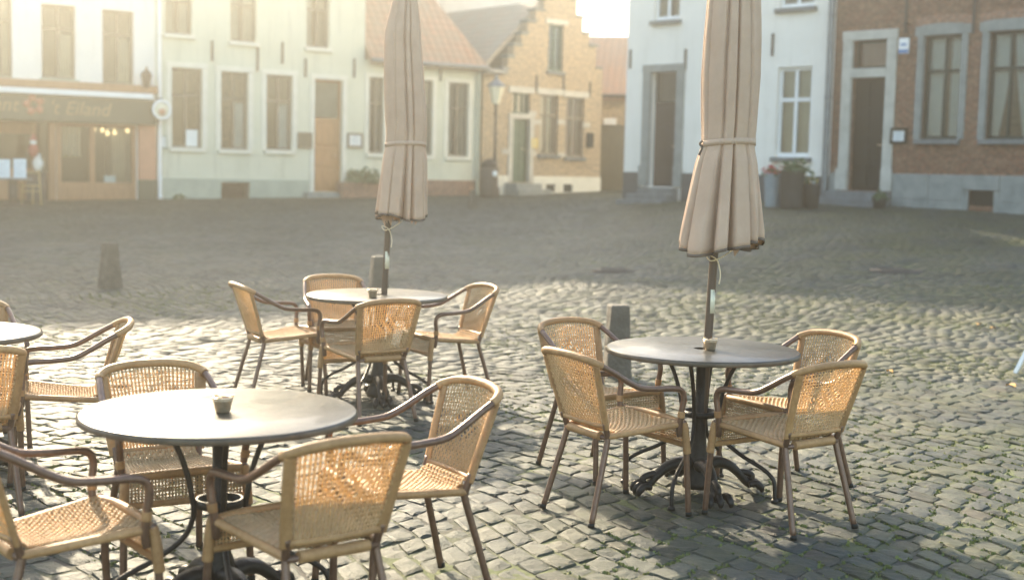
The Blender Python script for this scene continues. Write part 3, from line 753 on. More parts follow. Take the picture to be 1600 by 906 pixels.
    d.bbox(xe, ex1 - .16, .10, .2, szb, szb + .75, .01); d.bbox(ex0, xe - .12, .58, .66, szb, szb + .85, .01); d = d.build('entrance', MT['wood_shop'], h)
    p = MB(); p.box(xe, ex1 - .16, .14, .145, szb + .75, szt); p.box(ex0, xe - .12, .61, .615, szb + .85, szt - .3); p.build('pane', MT['glass'], d)
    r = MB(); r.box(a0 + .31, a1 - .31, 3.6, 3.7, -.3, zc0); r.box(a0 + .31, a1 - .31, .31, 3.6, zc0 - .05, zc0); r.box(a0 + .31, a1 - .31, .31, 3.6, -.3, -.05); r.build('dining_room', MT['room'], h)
    tag(h, 'white painted café with dark green fascia and orange wooden shopfront at far left', 'café')
    # things at the café
    for k, (px, py) in enumerate([(82, 198), (147, 203), (160, 204), (168, 209), (179, 208), (199, 205)]):
        u, z = FA.at(px, py, -.35); b = MB(); b.lathe([(0, -.055), (.035, -.045), (.055, 0), (.04, .04), (.018, .07), (.018, .11), (0, .11)], 12)
        o = b.build('light_bulb', MT['bulb'], loc=FA.world(u, .35, z)); tag(o, 'small round warm bulb glowing behind the café shopfront', 'light bulb', 'bulbs strung in the café window')
    pts = []
    for (px, py) in [(78, 192), (82, 194), (115, 196), (147, 199), (160, 200), (168, 204), (179, 204), (199, 200), (208, 193)]:
        u, z = FA.at(px, py, -.35); pts.append(FA.world(u, .35, z))
    mb = MB(); mb.tube(catmull(pts, 5), .008, 5); tag(mb.build('bulb_string', MT['paint_black']), 'thin dark cord carrying the bulbs inside the café window', 'cord')
    # menu stand with two cards
    c = on_ground(21, 322); st = empty('menu_stand', c, FA.rz)
    mb = MB(); mb.tube([(0, 0, 0), (0, 0, .62)], .11, 12); mb.lathe([(0, .0), (.3, .0), (.3, .03), (.12, .07)], 20); mb.build('pedestal', MT['dark_pot'], st)
    mb = MB(); mb.bbox(-.42, .40, -.22, .22, .622, .67, .01); mb.build('shelf', MT['zinc'], st)
    for xx, lo, hi in ((-.22, .672, 1.10), (.15, .672, 1.12)):
        mb = MB(); mb.bbox(xx - .145, xx + .145, -.05, -.01, lo, hi, .006); cd = mb.build('menu_card', MT['card'], st)
        k = MB()
        for i in range(5): k.box(xx - .10, xx + .10 - .03 * (i % 3), -.0535, -.051, hi - .09 - i * .07, hi - .075 - i * .07)
        k.build('print', MT['card_ink'], cd)
    tag(st, 'dark pedestal holding two pale blue menu cards before the café', 'menu stand')
    c = on_ground(44, 320); ch = empty('wooden_chair', c, FA.rz + .15); m = MT['wood_chair']
    for sx in (-1, 1):
        mb = MB(); mb.tube([(sx * .24, -.20, 0), (sx * .215, -.2, .46), (sx * .20, -.17, .84)], .02, 8); mb.build('leg', m, ch)
        mb = MB(); mb.tube([(sx * .20, .22, 0), (sx * .19, .18, .45)], .019, 8); mb.build('leg', m, ch)
    mb = MB(); mb.bbox(-.22, .22, -.21, .21, .445, .48, .012); mb.build('seat', m, ch)
    mb = MB(); mb.tube(catmull([(-.21, -.19, .76), (0, -.24, .79), (.21, -.19, .76)], 6), .075, 8, sx=.25, up=(0, 0, 1)); mb.build('backrest', m, ch)
    mb = MB(); mb.tube([(-.225, -.2, .33), (.225, -.2, .33)], .013, 6); mb.build('stretcher', m, ch)
    tag(ch, 'light wooden chair with curved back rail standing before the café', 'chair')
    c = at_depth(52, 232, 33.0); o = empty('hanging_decoration', c)
    mb = MB(); mb.lathe([(0, -.22), (.08, -.2), (.13, -.05), (.10, .08), (0, .1)], 12); mb.build('body', MT['decor_red'], o)
    mb = MB(); mb.lathe([(0, .08), (.07, .1), (.085, .16), (.06, .22), (0, .24)], 12); mb.build('head', MT['card_white'], o)
    mb = MB(); mb.lathe([(.09, .2), (.06, .28), (0, .38)], 12); mb.build('cap', MT['decor_red'], o); mb = MB(); mb.tube([(0, 0, .37), (0, 0, .85)], .006, 5); mb.build('string', MT['cord'], o)
    tag(o, 'red and white hanging decoration in the café doorway', 'decoration')
    c = at_depth(60, 268, 33.4); mb = MB(); mb.lathe([(0, 0), (.09, 0), (.13, .12), (.15, .22), (.10, .34), (.06, .38), (.085, .45), (.07, .45), (.05, .38), (0, .3)], 16)
    o = mb.build('vase', MT['card_white'], loc=c); tag(o, 'pale vase on a ledge in the café entrance', 'vase')
    c2 = MB(); c2.bbox(-.25, .25, -.2, .2, -c.z + float(G(c.x, c.y)), -.002, .02); o = c2.build('side_cabinet', MT['dark_pot'], loc=c); tag(o, 'dark cabinet under the pale vase in the café entrance', 'cabinet')
    # wall lantern on the cornice
    u, z = FA.at(229, 140, .3); ln = empty('wall_lantern', FA.world(u, -.3, z), FA.rz)
    mb = MB(); mb.tube(catmull([(0, .3, .05), (0, .15, .12), (0, 0, .03)], 5), .02, 6); mb.build('bracket', MT['iron'], ln)
    mb = MB(); mb.lathe([(0, .05), (.09, .06), (.14, .34), (.16, .36), (.10, .46), (.03, .52), (.03, .58), (0, .6)], 6, smooth=False); mb.build('housing', MT['iron_rust'], ln)
    mb = MB(); mb.lathe([(.085, .08), (.128, .33)], 6, smooth=False); mb.build('lamp_glass', MT['lamp_glass'], ln)
    tag(ln, 'small dark lantern on the corner above the café cornice', 'lantern')
    # round hanging sign on the corner
    u, z = FA.at(253, 172, .5); sg = empty('round_sign', FA.world(u, -.5, z), FA.rz)
    mb = MB(); n = 28; mb.tube([(.225 * math.cos(2 * math.pi * k / n), 0, .225 * math.sin(2 * math.pi * k / n)) for k in range(n + 1)], .04, 8, cap=False); mb.build('ring', MT['paint_white'], sg)
    mb = MB(); mb.lathe([(0, -.012), (.19, -.012), (.19, .012), (0, .012)], 24); mb.v = [(a, b2, c_) for (a, c_, b2) in mb.v]; d = mb.build('disc', MT['lamp_glass'], sg)
    mb = MB(); mb.lathe([(0, -.016), (.10, -.016), (.10, .016), (0, .016)], 6); mb.v = [(a, b2, c_ - .05) for (a, c_, b2) in mb.v]; mb.build('emblem', MT['pier_orange'], d)
    mb = MB(); mb.tube([(0, .49, .30), (0, 0, .30), (0, 0, .22)], .016, 6); mb.build('bracket', MT['iron'], sg)
    tag(sg, 'round white ringed sign on a bracket between café and green house', 'sign')

    # ---------------- green two storey house
    FB = Facade(OL + eL * ulim(FA, 243), eL, .60); R = FB.rect
    b1 = FB.at(568, 260)[0]; h = FB.root('green_house')
    low = [R(268, 107, 316, 231), R(345, 113, 388, 234), R(416, 118, 457, 235)]
    up = [R(258, -32, 300, 54), R(360, -28, 401, 66), R(479, -22, 515, 75)]
    dr = R(491, 125, 535, 300); cell = R(345, 285, 390, 311)
    w = wall_mesh(.002, b1, -.5, 7.9, low + up + [dr, cell]); shell(w, .002, b1, -.5, 7.9, 8.0); w.build('wall', MT['plaster_green'], h)
    roof_parallel(h, .002, b1, 7.9, 8.0, 11.6, MT['tile_red'], wallm=MT['plaster_green'])
    for k, r in enumerate(low): window(h, r, MT['paint_brown'], (.5,), .66, .05, .13, .09, MT['plaster_cream'], 'right' if k else None)
    x0, x1, z0, z1 = R(293, 203, 311, 229); q = MB(); q.bbox(x0, x1, .12, .13, z0, z1, .003); q.build('window_poster', MT['card_white'], h)
    for k, r in enumerate(up): window(h, r, MT['paint_brown'], (.5,), .62, .05, .13, .09, MT['plaster_cream'], 'pair', 'curtain_dim')
    # flat bands round the ground floor openings
    for r in low: bm_ = MB(); frame_boxes(bm_, r[0], r[1], r[2], r[3], .14, .025, .02); bm_.build('window_band', MT['plaster_cream'], h)
    bm_ = MB(); frame_boxes(bm_, dr[0], dr[1], dr[2], dr[3], .13, .03, .02); bm_.build('door_surround', MT['plaster_cream'], h)
    zt = FB.at(512, 190)[1]
    door(h, (dr[0], dr[1], dr[2], zt), MT['wood_orange'], .16, 3, 1)
    dd = MB(); dd.bbox(dr[0], dr[1], .14, .22, zt + .002, zt + .10, .01); dd.bbox(dr[0], dr[0] + .06, .15, .22, zt + .10, dr[3], .006); dd.bbox(dr[1] - .06, dr[1], .15, .22, zt + .10, dr[3], .006); dd.bbox(dr[0] + .06, dr[1] - .06, .15, .22, dr[3] - .06, dr[3], .006)
    dd = dd.build('transom_window', MT['wood_orange'], h); p = MB(); p.box(dr[0] + .04, dr[1] - .04, .18, .185, zt + .05, dr[3] - .03); p.build('pane', MT['glass'], dd)
    curtain_mesh(dr[0] + .02, dr[1] - .02, zt + .05, dr[3], .3, 0, 1, 8, .01).build('curtain', MT['curtain_dim'], dd)
    zp = FB.at(440, 281)[1]; pl = MB()
    for a, b in ((.01, cell[0] - .002), (cell[1] + .002, dr[0] - .145), (dr[1] + .145, b1 - .005)): pl.bbox(a, b, -.045, -.002, -.5, zp, .012)
    pl.bbox(cell[0] - .002, cell[1] + .002, -.044, -.002, cell[3], zp - .001, .005); pl.build('plinth', MT['plinth_green'], h)
    g = MB()
    for k in range(9): x = cell[0] + (cell[1] - cell[0]) * (k + .5) / 9; g.box(x - .015, x + .015, .05, .08, cell[2], cell[3])
    g.build('cellar_grille', MT['iron_rust'], h)
    st = MB(); st.bbox(dr[0] - .35, dr[1] + .35, -.4, -.05, -.5, dr[2] - .01, .02); st.build('doorstep', MT['stone'], h)
    anchors(h, FB, [(331, 64, 96), (402, 72, 112), (441, 66, 100), (477, 92, 121), (553, 92, 122), (249, 62, 92)])
    tag(h, 'pale green plastered two storey house with orange wooden door', 'house')
    frames_sign('menu_board', FB, (543, 208, 567, 231), MT['paint_brown'], MT['card_white'], 'brown framed white menu to the right of the orange door', 'menu frame', .06, .06)
    frames_sign('notice_board', FB, (465, 207, 488, 232), MT['paint_brown'], MT['wood_gate'], 'dark brown notice board to the left of the orange door', 'notice board', .05, .05, False)
    frames_sign('wall_notice', FB, (248, 212, 261, 232), MT['plinth_green'], MT['card_white'], 'small white notice on the corner below the round sign', 'notice', .05, .03)
    downpipe('downpipe', FB, FB.at(248, 280)[0], FB.at(248, 312)[1], FB.at(244, -60)[1], .055, MT['paint_white'], 'white painted downpipe at the corner of café and green house')
    c = on_ground(279, 311)
    shrub('grass_tuft', c - Vector((0, .0, 0)), .22, .16, 60, MT['leaf_light'], 'small tuft of weeds at the foot of the green house wall', 'weeds', .07, stem=False)

    # ---------------- low green cottage under the red roof
    FC = Facade(OL + eL * (ulim(FA, 243) + b1), eL, .74); R = FC.rect
    c1 = FC.at(746, 270)[0]; h = FC.root('cottage')
    cw = [R(576, 121, 600, 240), R(652, 126, 676, 243), R(700, 130, 732, 245)]
    ze = FC.at(690, 101)[1]
    w = wall_mesh(.002, c1, -.6, ze, cw); shell(w, .002, c1, -.6, ze, 6.4); w.build('wall', MT['plaster_green'], h)
    for r in cw: window(h, r, MT['paint_brown'], (.5,), .66, .05, .12, .08, MT['plaster_cream'], 'pair', 'curtain_dim')
    for r in cw: bm_ = MB(); frame_boxes(bm_, r[0], r[1], r[2], r[3], .12, .025, .02); bm_.build('window_band', MT['plaster_cream'], h)
    # roof with a slanting right verge (hipped end)
    mb = MB(); ov = .35; ym = 3.2; zr = ze + 4.4; t = .14; hip = 1.9
    A, B2, C2, D2 = (0.004, -ov, ze), (c1 + .1, -ov, ze), (c1 - hip, ym, zr), (0.004, ym, zr)
    E, Fp = (0.004, 6.4 + ov, ze), (c1 + .1, 6.4 + ov, ze)
    top = [A, B2, C2, D2, E, Fp]; mb.add(top, [(0, 1, 2, 3), (3, 2, 5, 4), (1, 5, 2)]); mb.add([(x, y, z - t) for x, y, z in top], [(3, 2, 1, 0), (4, 5, 2, 3), (2, 5, 1)])
    mb.add([A, B2, (B2[0], B2[1], B2[2] - t), (A[0], A[1], A[2] - t)], [(0, 1, 2, 3)]); mb.add([B2, Fp, (Fp[0], Fp[1], Fp[2] - t), (B2[0], B2[1], B2[2] - t)], [(0, 1, 2, 3)])
    o = mb.build('roof', MT['tile_red'], h); uvmap(o, lambda c: (c.x, math.hypot(c.y + ov, c.z - ze)))
    gt = MB(); gt.tube([(.02, -ov - .06, ze - .05), (c1 + .1, -ov - .06, ze - .05)], .07, 8); gt.build('gutter', MT['zinc'], h)
    zp = FC.at(660, 281)[1]; pl = MB(); pl.bbox(.01, c1 - .005, -.05, -.002, -.6, zp, .012); pl.build('plinth', MT['brick_plinth'], h)
    anchors(h, FC, [(688, 101, 127), (637, 98, 124)])
    tag(h, 'low pale green cottage under a red tiled roof', 'cottage')
    downpipe('downpipe', FC, c1 - .06, FC.at(745, 304)[1], ze - .1, .05, MT['plinth_green'], 'pale green downpipe between cottage and stepped gable house')
    u, z = FC.at(577, 290, .35); c = FC.world(u, -.35, 0); c.z = float(G(c.x, c.y))
    pb = MB(); wv = .95; pb.bbox(-.95, 1.4, -.22, .22, -.2, .42, .02); o = pb.build('planter', MT['brick_plinth'], loc=c); o.rotation_euler.z = FC.rz; tag(o, 'low brick planter in front of the cottage wall', 'planter')
    shrub('shrub', c + Vector((-.15, -.05, .41)), .62, .45, 420, MT['leaf_light'], 'rounded green shrub growing in the brick planter', 'shrub', .09)

    # ---------------- stepped gable house
    od = Vector(FC.world(c1 + .10, -.05, 0)[:2]); FD = Facade(od, (math.cos(math.radians(40)), math.sin(math.radians(40))), .80); R = FD.rect
    h = FD.root('step_gable_house'); d1 = FD.at(938, 250)[0]
    zE = FD.at(770, 112)[1]
    stl = [(750, 112), (786, 109), (794, 90), (803, 72), (815, 54), (825, 35), (837, 17), (851, -1), (862, -16)]
    strr = [(938, 109), (932, 74), (921, 55), (911, 29), (902, 2), (893, -16)]
    L = [(FD.at(x, y)) for x, y in stl]; Rr = [(FD.at(x, y)) for x, y in strr]
    zpk = FD.at(877, -34)[1]
    def inside(x, z):
        if z < zE: return True
        if z > zpk: return False
        lx = max([u for (u, zz) in L if zz <= z + .0] or [0]); 
        # left outline: last step whose top is below z
        li = [L[i + 1][0] if i + 1 < len(L) else L[-1][0] for i in range(len(L)) if L[i][1] <= z]
        lx = max(li) if li else 0
        ri = [Rr[i + 1][0] if i + 1 < len(Rr) else Rr[-1][0] for i in range(len(Rr)) if Rr[i][1] <= z]
        rx = min(ri) if ri else d1
        return lx < x < rx
    uw = R(857, 39, 880, 112); dw = R(800, 186, 822, 285); tw = R(800, 146, 828, 178); w1 = R(843, 149, 872, 242); w2 = R(884, 153, 912, 246)
    v1 = R(852, 288, 866, 300); v2 = R(879, 288, 893, 300)
    dw = (dw[0], tw[1], dw[2], dw[3])
    w = wall_mesh(.02, d1, -.6, zpk, [uw, dw, tw, w1, w2, v1, v2], .3, inside, [p[0] for p in L + Rr], [p[1] for p in L + Rr] + [zE])
    shell(w, .02, d1, -.6, zE, 9.0); w.build('wall', MT['brick_yellow'], h)
    # coping stones on the steps
    for i in range(1, len(L)): 
        x0 = L[i - 1][0] if i > 1 else L[0][0] + .6
        if i > 1: cp = MB(); cp.bbox(L[i - 1][0] - .05, L[i][0] + .02, -.05, .35, L[i - 1][1] + .001, L[i - 1][1] + .09, .015); cp.build('coping_stone', MT['stone_dark'], h)
    for i in range(1, len(Rr)): cp = MB(); cp.bbox(Rr[i][0] - .02, Rr[i - 1][0] + .05, -.05, .35, Rr[i - 1][1] + .001, Rr[i - 1][1] + .09, .015); cp.build('coping_stone', MT['stone_dark'], h)
    roof_front(h, .05, d1 - .05, zE - .1, 9.0, zpk - .75, MT['tile_grey'], .1, .31)
    window(h, uw, MT['paint_green'], (.5,), None, .05, .1, .1, MT['stone_dark'], None)
    window(h, w1, MT['paint_brown'], (.42, .8), .66, .055, .1, .12, MT['stone_dark'], 'full', 'curtain_dim')
    window(h, w2, MT['paint_brown'], (.42, .75), .66, .055, .1, .12, MT['stone_dark'], 'full', 'curtain_red')
    for r, tp in ((uw, .16), (tw, .20), (w1, .20), (w2, .20)): lt = MB(); lt.bbox(r[0] - .16, r[1] + .16, -.06, .05, r[3] + .002, r[3] + tp, .012); lt.build('lintel', MT['stone_pale'], h)
    for (px, py) in ((790, 237), (832, 178), (839, 191), (877, 191), (916, 196), (832, 240), (877, 243)):
        u, z = FD.at(px, py); q = MB(); q.bbox(u - .16, u + .16, -.03, .02, z - .08, z + .08, .01); q.build('quoin', MT['stone_pale'], h)
    ds = MB(); frame_boxes(ds, dw[0], dw[1], dw[2], dw[3], .17, .05, .05, .16); ds.build('door_surround', MT['stone_pale'], h)
    door(h, dw, MT['paint_green'], .14, 3, 2)
    window(h, tw, MT['paint_green'], (.35, .7), None, .045, .1, curtain='full', cm='curtain_dim')
    zp = FD.at(870, 276)[1]; pl = MB()
    xs = [.03, dw[0] - .18]; xs2 = [dw[1] + .18, d1 - .005]
    pl.bbox(xs[0], xs[1], -.05, -.002, -.6, zp, .012); pl.build('plinth', MT['plaster_cream'], h); pl = MB()
    for a, b in ((xs2[0], v1[0]), (v1[1], v2[0]), (v2[1], xs2[1])): pl.bbox(a + .001, b - .001, -.05, -.002, -.6, zp, .008)
    for v in (v1, v2): pl.box(v[0], v[1], -.045, -.002, v[3], zp - .002); pl.box(v[0], v[1], -.045, -.002, -.6, v[2])
    pl.build('plinth', MT['plaster_cream'], h)
    for v in (v1, v2): g = MB(); g.box(v[0], v[1], .02, .05, v[2], v[3]); g.build('vent', MT['paint_black'], h)
    u0, u1 = FD.at(786, 290)[0], FD.at(826, 290)[0]; s = MB(); s.bbox(u0, u1, -.65, -.055, -.6, dw[2] - .02, .03); s.bbox(u0 - .15, u1 + .15, -.95, -.655, -.6, dw[2] - .2, .03); s.build('doorstep', MT['stone'], h)
    anchors(h, FD, [(880, 118, 150), (838, 118, 142), (921, 128, 152)])
    tag(h, 'yellow brick house with stepped gable and green front door', 'house')
    frames_sign('yellow_sign', FD, (831, 217, 840, 231), MT['sign_yellow'], MT['sign_yellow'], 'small yellow sign beside the green door of the gabled house', 'sign', .05, .03)
    frames_sign('mailbox', FD, (918, 208, 927, 231), MT['paint_black'], MT['paint_black'], 'narrow black letterbox at the right end of the gabled house', 'mailbox', .08, .04, False)
    x0, x1, z0, z1 = FD.rect(759, 108, 793, 115, .3); o = MB(); o.bbox(x0, x1, -.34, -.05, z0, z1, .02); o = o.build('canopy_shelf', MT['zinc'], h)
    # street lamp and litter bin in front
    c = FD.world(FD.at(772, 300, .9)[0], -.9, 0); c.z = float(G(c.x, c.y)); lp = empty('street_lamp', c); dpt = c.y
    def zpx(py): return at_depth(775, py, dpt).z - c.z
    mb = MB(); zt = zpx(163); mb.lathe([(0, 0), (.16, 0), (.16, .25), (.11, .32), (.11, .75), (.14, .8), (.07, .95), (.05, 1.2), (.038, zt - .35), (.055, zt - .3), (.04, zt - .1), (.07, zt)], 12); mb.build('post', MT['iron_rust'], lp)
    zg = zpx(136) - .222; mb = MB(); mb.lathe([(.11, zt + .002), (.23, zg + .16), (.245, zg + .22)], 6, smooth=False); mb.build('lamp_glass', MT['lamp_glass'], lp)
    mb = MB(); mb.lathe([(.29, zg + .222), (.28, zg + .26), (.15, zg + .38), (.06, zg + .44), (.06, zg + .50), (.02, zg + .58), (0, zg + .60)], 6, smooth=False); mb.build('lamp_hood', MT['zinc'], lp)
    tag(lp, 'old street lamp with glass lantern before the stepped gable house', 'street lamp')
    c = FD.world(FD.at(763, 300, 1.1)[0], -1.1, 0); c.z = float(G(c.x, c.y)); bn = empty('litter_bin', c, FD.rz)
    mb = MB(); mb.lathe([(0, .0), (.24, .0), (.27, .08), (.28, .78), (.25, .88), (.24, .9)], 20); mb.build('body', MT['iron_rust'], bn)
    mb = MB(); mb.lathe([(.245, .902), (.27, .93), (.2, 1.06), (.07, 1.14), (0, 1.15)], 20); mb.build('lid', MT['iron'], bn)
    mb = MB(); mb.lathe([(0, 0), (.09, 0), (.09, .015), (0, .015)], 16); mb.v = [(a, -.285 - c_ , b2 + .70) for a, b2, c_ in mb.v]; mb.build('badge', MT['card'], bn)
    tag(bn, 'dark rounded litter bin with pale badge at the lamp foot', 'litter bin')

    # ---------------- pale house seen in the gap over the cottage roof
    cV = at_depth(720, 40, 54.0)
    FV = Facade((cV.x - 4, 54.0), (1, .1), .9); h = FV.root('rear_gable_house'); w = wall_mesh(0, 8.5, -.5, 9.0, []); shell(w, 0, 8.5, -.5, 9.0, 7); w.build('wall', MT['plaster_left'], h)
    roof_parallel(h, 0, 8.5, 9.0, 7, 11.0, MT['tile_red'], wallm=MT['plaster_left']); tag(h, 'pale house glimpsed between cottage roof and stepped gable', 'house')

    # ---------------- house behind with orange roof and gate
    FE = Facade(at_depth(900, 250, 45.5)[:2], (math.cos(math.radians(-8)), math.sin(math.radians(-8))), .9); h = FE.root('rear_brick_house')
    ze = FE.at(955, 150)[1]; zr = FE.at(950, 50)[1]; x1 = FE.at(1040, 250)[0]; gr = FE.rect(936, 196, 985, 300)
    w = wall_mesh(0, x1, -.6, ze, [gr]); shell(w, 0, x1, -.6, ze, 6); w.build('wall', MT['brick_yellow'], h)
    roof_parallel(h, 0, x1, ze, 6.0, ze + (zr - ze) * 1.07, MT['tile_orange'], .3, wallm=MT['brick_yellow'])
    gt = MB(); gt.tube([(0, -.36, ze - .03), (x1, -.36, ze - .03)], .07, 8); gt.build('gutter', MT['iron_rust'], h)
    gm = MB(); n = 9
    for k in range(n): a = gr[0] + (gr[1] - gr[0]) * k / n; gm.bbox(a + .003, a + (gr[1] - gr[0]) / n - .003, .1, .15, gr[2], gr[3] - .002, .006)
    gm.build('gate', MT['wood_gate'], h)
    tag(h, 'yellow brick outbuilding with orange tiled roof and wooden gate', 'outbuilding')
    x0, x1_, z0, z1 = FE.rect(943, 185, 963, 195, .08); o = MB(); o.bbox(-(x1_ - x0) / 2, (x1_ - x0) / 2, -.03, .03, 0, z1 - z0, .01)
    o = o.build('gate_sign', MT['paint_white'], loc=FE.world((x0 + x1_) / 2, -.06, z0)); o.rotation_euler.z = FE.rz; tag(o, 'blank white sign above the wooden gate', 'sign')

    # ---------------- white house
    eR = Vector((3.62, -3.5)).normalized(); OR = Vector((3.59, 34.5)); F0 = Facade(OR, eR, .9)
    uF = F0.at(975, 250)[0]; FF = Facade(OR + eR * uF, eR, .86); R = FF.rect
    h = FF.root('white_house'); f1 = FF.at(1299, 200)[0]
    dr = R(1015, 113, 1056, 292); uw1 = R(1023, -45, 1063, 32); uw2 = R(1219, -65, 1275, 12); gw = R(1213, 105, 1267, 246)
    w = wall_mesh(0, f1, -.7, 8.4, [dr, uw1, uw2, gw]); shell(w, 0, f1, -.7, 8.4, 8.0); w.build('wall', MT['plaster_white'], h)
    roof_parallel(h, 0, f1, 8.4, 8.0, 11.8, MT['tile_red'], wallm=MT['plaster_white'])
    for r, cu in ((uw1, 'pair'), (uw2, None), (gw, 'full')): window(h, r, MT['paint_white'], (.5,), .64, .085, .1, .12, MT['stone_dark'], cu, 'curtain_dim')
    ds = MB(); frame_boxes(ds, dr[0], dr[1], dr[2], dr[3], .24, .05, .05, .20); ds.bbox(dr[0] - .28, dr[0] - .0, -.09, -.052, dr[2], dr[2] + .55, .012); ds.bbox(dr[1] + .0, dr[1] + .28, -.09, -.052, dr[2], dr[2] + .55, .012); ds.build('door_surround', MT['stone'], h)
    zt = FF.at(1035, 163)[1]; door(h, (dr[0], dr[1], dr[2], zt), MT['paint_plum'], .22, 4, 1)
    tr = MB(); tr.bbox(dr[0], dr[1], .2, .27, zt + .002, zt + .07, .01); tr.bbox(dr[0], dr[0] + .05, .21, .27, zt + .07, dr[3], .006); tr.bbox(dr[1] - .05, dr[1], .21, .27, zt + .07, dr[3], .006); tr = tr.build('transom_window', MT['paint_plum'], h)
    p = MB(); p.box(dr[0] + .03, dr[1] - .03, .23, .235, zt + .05, dr[3]); p.build('pane', MT['glass'], tr)
    zp = FF.at(1130, 272)[1]; pl = MB(); pl.bbox(.004, dr[0] - .25, -.04, -.002, -.7, zp, .01); pl.build('plinth', MT['plinth_dark'], h); pl = MB(); pl.bbox(dr[1] + .25, f1 - .004, -.04, -.002, -.7, zp, .01); pl.build('plinth', MT['plinth_dark'], h)
    s = MB(); u0, u1 = dr[0] - .16, dr[1] + .30; zs = dr[2] - .02; s.bbox(u0 + .1, u1 - .1, -.38, -.095, -.7, zs, .02); s.bbox(u0, u1, -.72, -.382, -.7, zs - .17, .02); s.bbox(u0 - .1, u1 + .1, -1.0, -.722, -.7, zs - .32, .02); s.build('doorstep', MT['stone_dark'], h)
    anchors(h, FF, [(1071, 77, 108), (1207, 53, 88), (985, 78, 107)])
    tag(h, 'white plastered house with grey stone door frame and charcoal plinth', 'house')
    downpipe('downpipe', FF, f1 - .05, FF.at(1297, 315)[1], 8.2, .075, MT['zinc'], 'grey zinc downpipe between white house and brick house', -.12)

    # ---------------- brick house
    FG = Facade(OR + eR * (uF + f1 + .004), eR, .90); R = FG.rect; h = FG.root('brick_house'); g1 = 9.0
    dr = R(1327, 122, 1381, 298); tr_ = R(1331, 63, 1386, 107); gw1 = R(1440, 55, 1500, 218); gw2 = R(1541, 48, 1606, 218)
    tr_ = (dr[0], dr[1], tr_[2], tr_[3]); dr = (dr[0], dr[1], dr[2], dr[3])
    gw3 = (gw2[1] + .9, gw2[1] + .9 + (gw2[1] - gw2[0]), gw2[2], gw2[3]); vent = R(1514, 298, 1554, 322)
    w = wall_mesh(0, g1, -.7, 8.4, [dr, tr_, gw1, gw2, gw3, vent]); shell(w, 0, g1, -.7, 8.4, 8.0); w.build('wall', MT['brick_red'], h)
    roof_parallel(h, 0, g1, 8.4, 8.0, 11.8, MT['tile_red'], wallm=MT['brick_red'])
    window(h, gw1, MT['paint_darkgreen'], (.52,), .66, .06, .16, .14, MT['stone_dark'], 'pair'); window(h, gw2, MT['paint_darkgreen'], (.5,), .66, .06, .16, .14, MT['stone_dark'], 'tied'); window(h, gw3, MT['paint_darkgreen'], (.5,), .66, .06, .16, .14, MT['stone_dark'], 'pair')
    for r in (gw1, gw2, gw3):
        sw = MB(); ar = MB()
        sw.bbox(r[0] - .14, r[0] + .004, -.03, .10, r[2], r[3], .008); sw.bbox(r[1] - .004, r[1] + .14, -.03, .10, r[2], r[3], .008)
        n = 8; xa, xb = r[0] - .2, r[1] + .2                        # gently arched lintel
        v = []; 
        for i in range(n + 1):
            t = i / n; x = xa + (xb - xa) * t; b = .05 * (1 - (2 * t - 1) ** 2)
            for (yy, zz) in ((-.035, r[3] + .001), (-.035, r[3] + .20 + b), (.1, r[3] + .20 + b), (.1, r[3] + .001)): v.append((x, yy, zz))
        f = [(4 * i + j, 4 * i + (j + 1) % 4, 4 * i + 4 + (j + 1) % 4, 4 * i + 4 + j) for i in range(n) for j in range(4)] + [(3, 2, 1, 0), (4 * n, 4 * n + 1, 4 * n + 2, 4 * n + 3)]
        sw.add(v, f)
        v = []
        for i in range(n + 1):
            t = i / n; x = xa + (xb - xa) * t; b = .05 * (1 - (2 * t - 1) ** 2)
            for (yy, zz) in ((-.012, r[3] + .205 + b), (-.012, r[3] + .38 + b * 1.3), (.02, r[3] + .38 + b * 1.3), (.02, r[3] + .205 + b)): v.append((x, yy, zz))
        ar.add(v, f); sw.build('window_surround', MT['stone'], h); ar.build('brick_arch', MT['brick_arch'], h)
    ds = MB(); frame_boxes(ds, dr[0], dr[1], dr[2], tr_[3], .24, .05, .05, .22); ds.bbox(dr[0] + .006, dr[1] - .006, -.06, .2, dr[3] + .002, tr_[2] - .002, .01)
    ds.bbox(dr[0] - .28, dr[0] - .002, -.09, -.052, dr[2], dr[2] + .5, .012); ds.bbox(dr[1] + .002, dr[1] + .28, -.09, -.052, dr[2], dr[2] + .5, .012); ds.build('door_surround', MT['stone_pale'], h)
    door(h, dr, MT['paint_black'], .2, 4, 2); window(h, tr_, MT['paint_black'], (), None, .05, .18, curtain='full', cm='curtain_red')
    zp = FG.at(1480, 273)[1]; pl = MB(); zm = (zp - .3) / 2
    x = dr[1] + .27; k = 0
    blocks = [x, x + .9, vent[0] - .12, vent[1] + .12, vent[1] + 1.3, vent[1] + 2.6, g1 - .01]
    for a, b in zip(blocks[:-1], blocks[1:]):
        if a >= vent[0] - .13 and b <= vent[1] + .13:
            pl.bbox(a + .003, b - .003, -.075, -.002, vent[3] + .004, zp + .0, .012); pl.box(a + .003, vent[0], -.05, -.002, -.7, vent[3]); pl.box(vent[1], b - .003, -.05, -.002, -.7, vent[3]); continue
        pl.bbox(a + .003, b - .003, -.055, -.002, zm + .003, zp, .012); pl.bbox(a + .003, b - .003, -.058, -.002, -.7, zm, .012)
    pl.build('plinth', MT['stone'], h); pl = MB(); pl.bbox(.01, dr[0] - .27, -.055, -.002, -.7, zp, .012); pl.build('plinth', MT['stone'], h)
    v = MB(); v.box(vent[0], vent[1], .06, .1, vent[2], vent[3]); v.build('vent', MT['paint_black'], h)
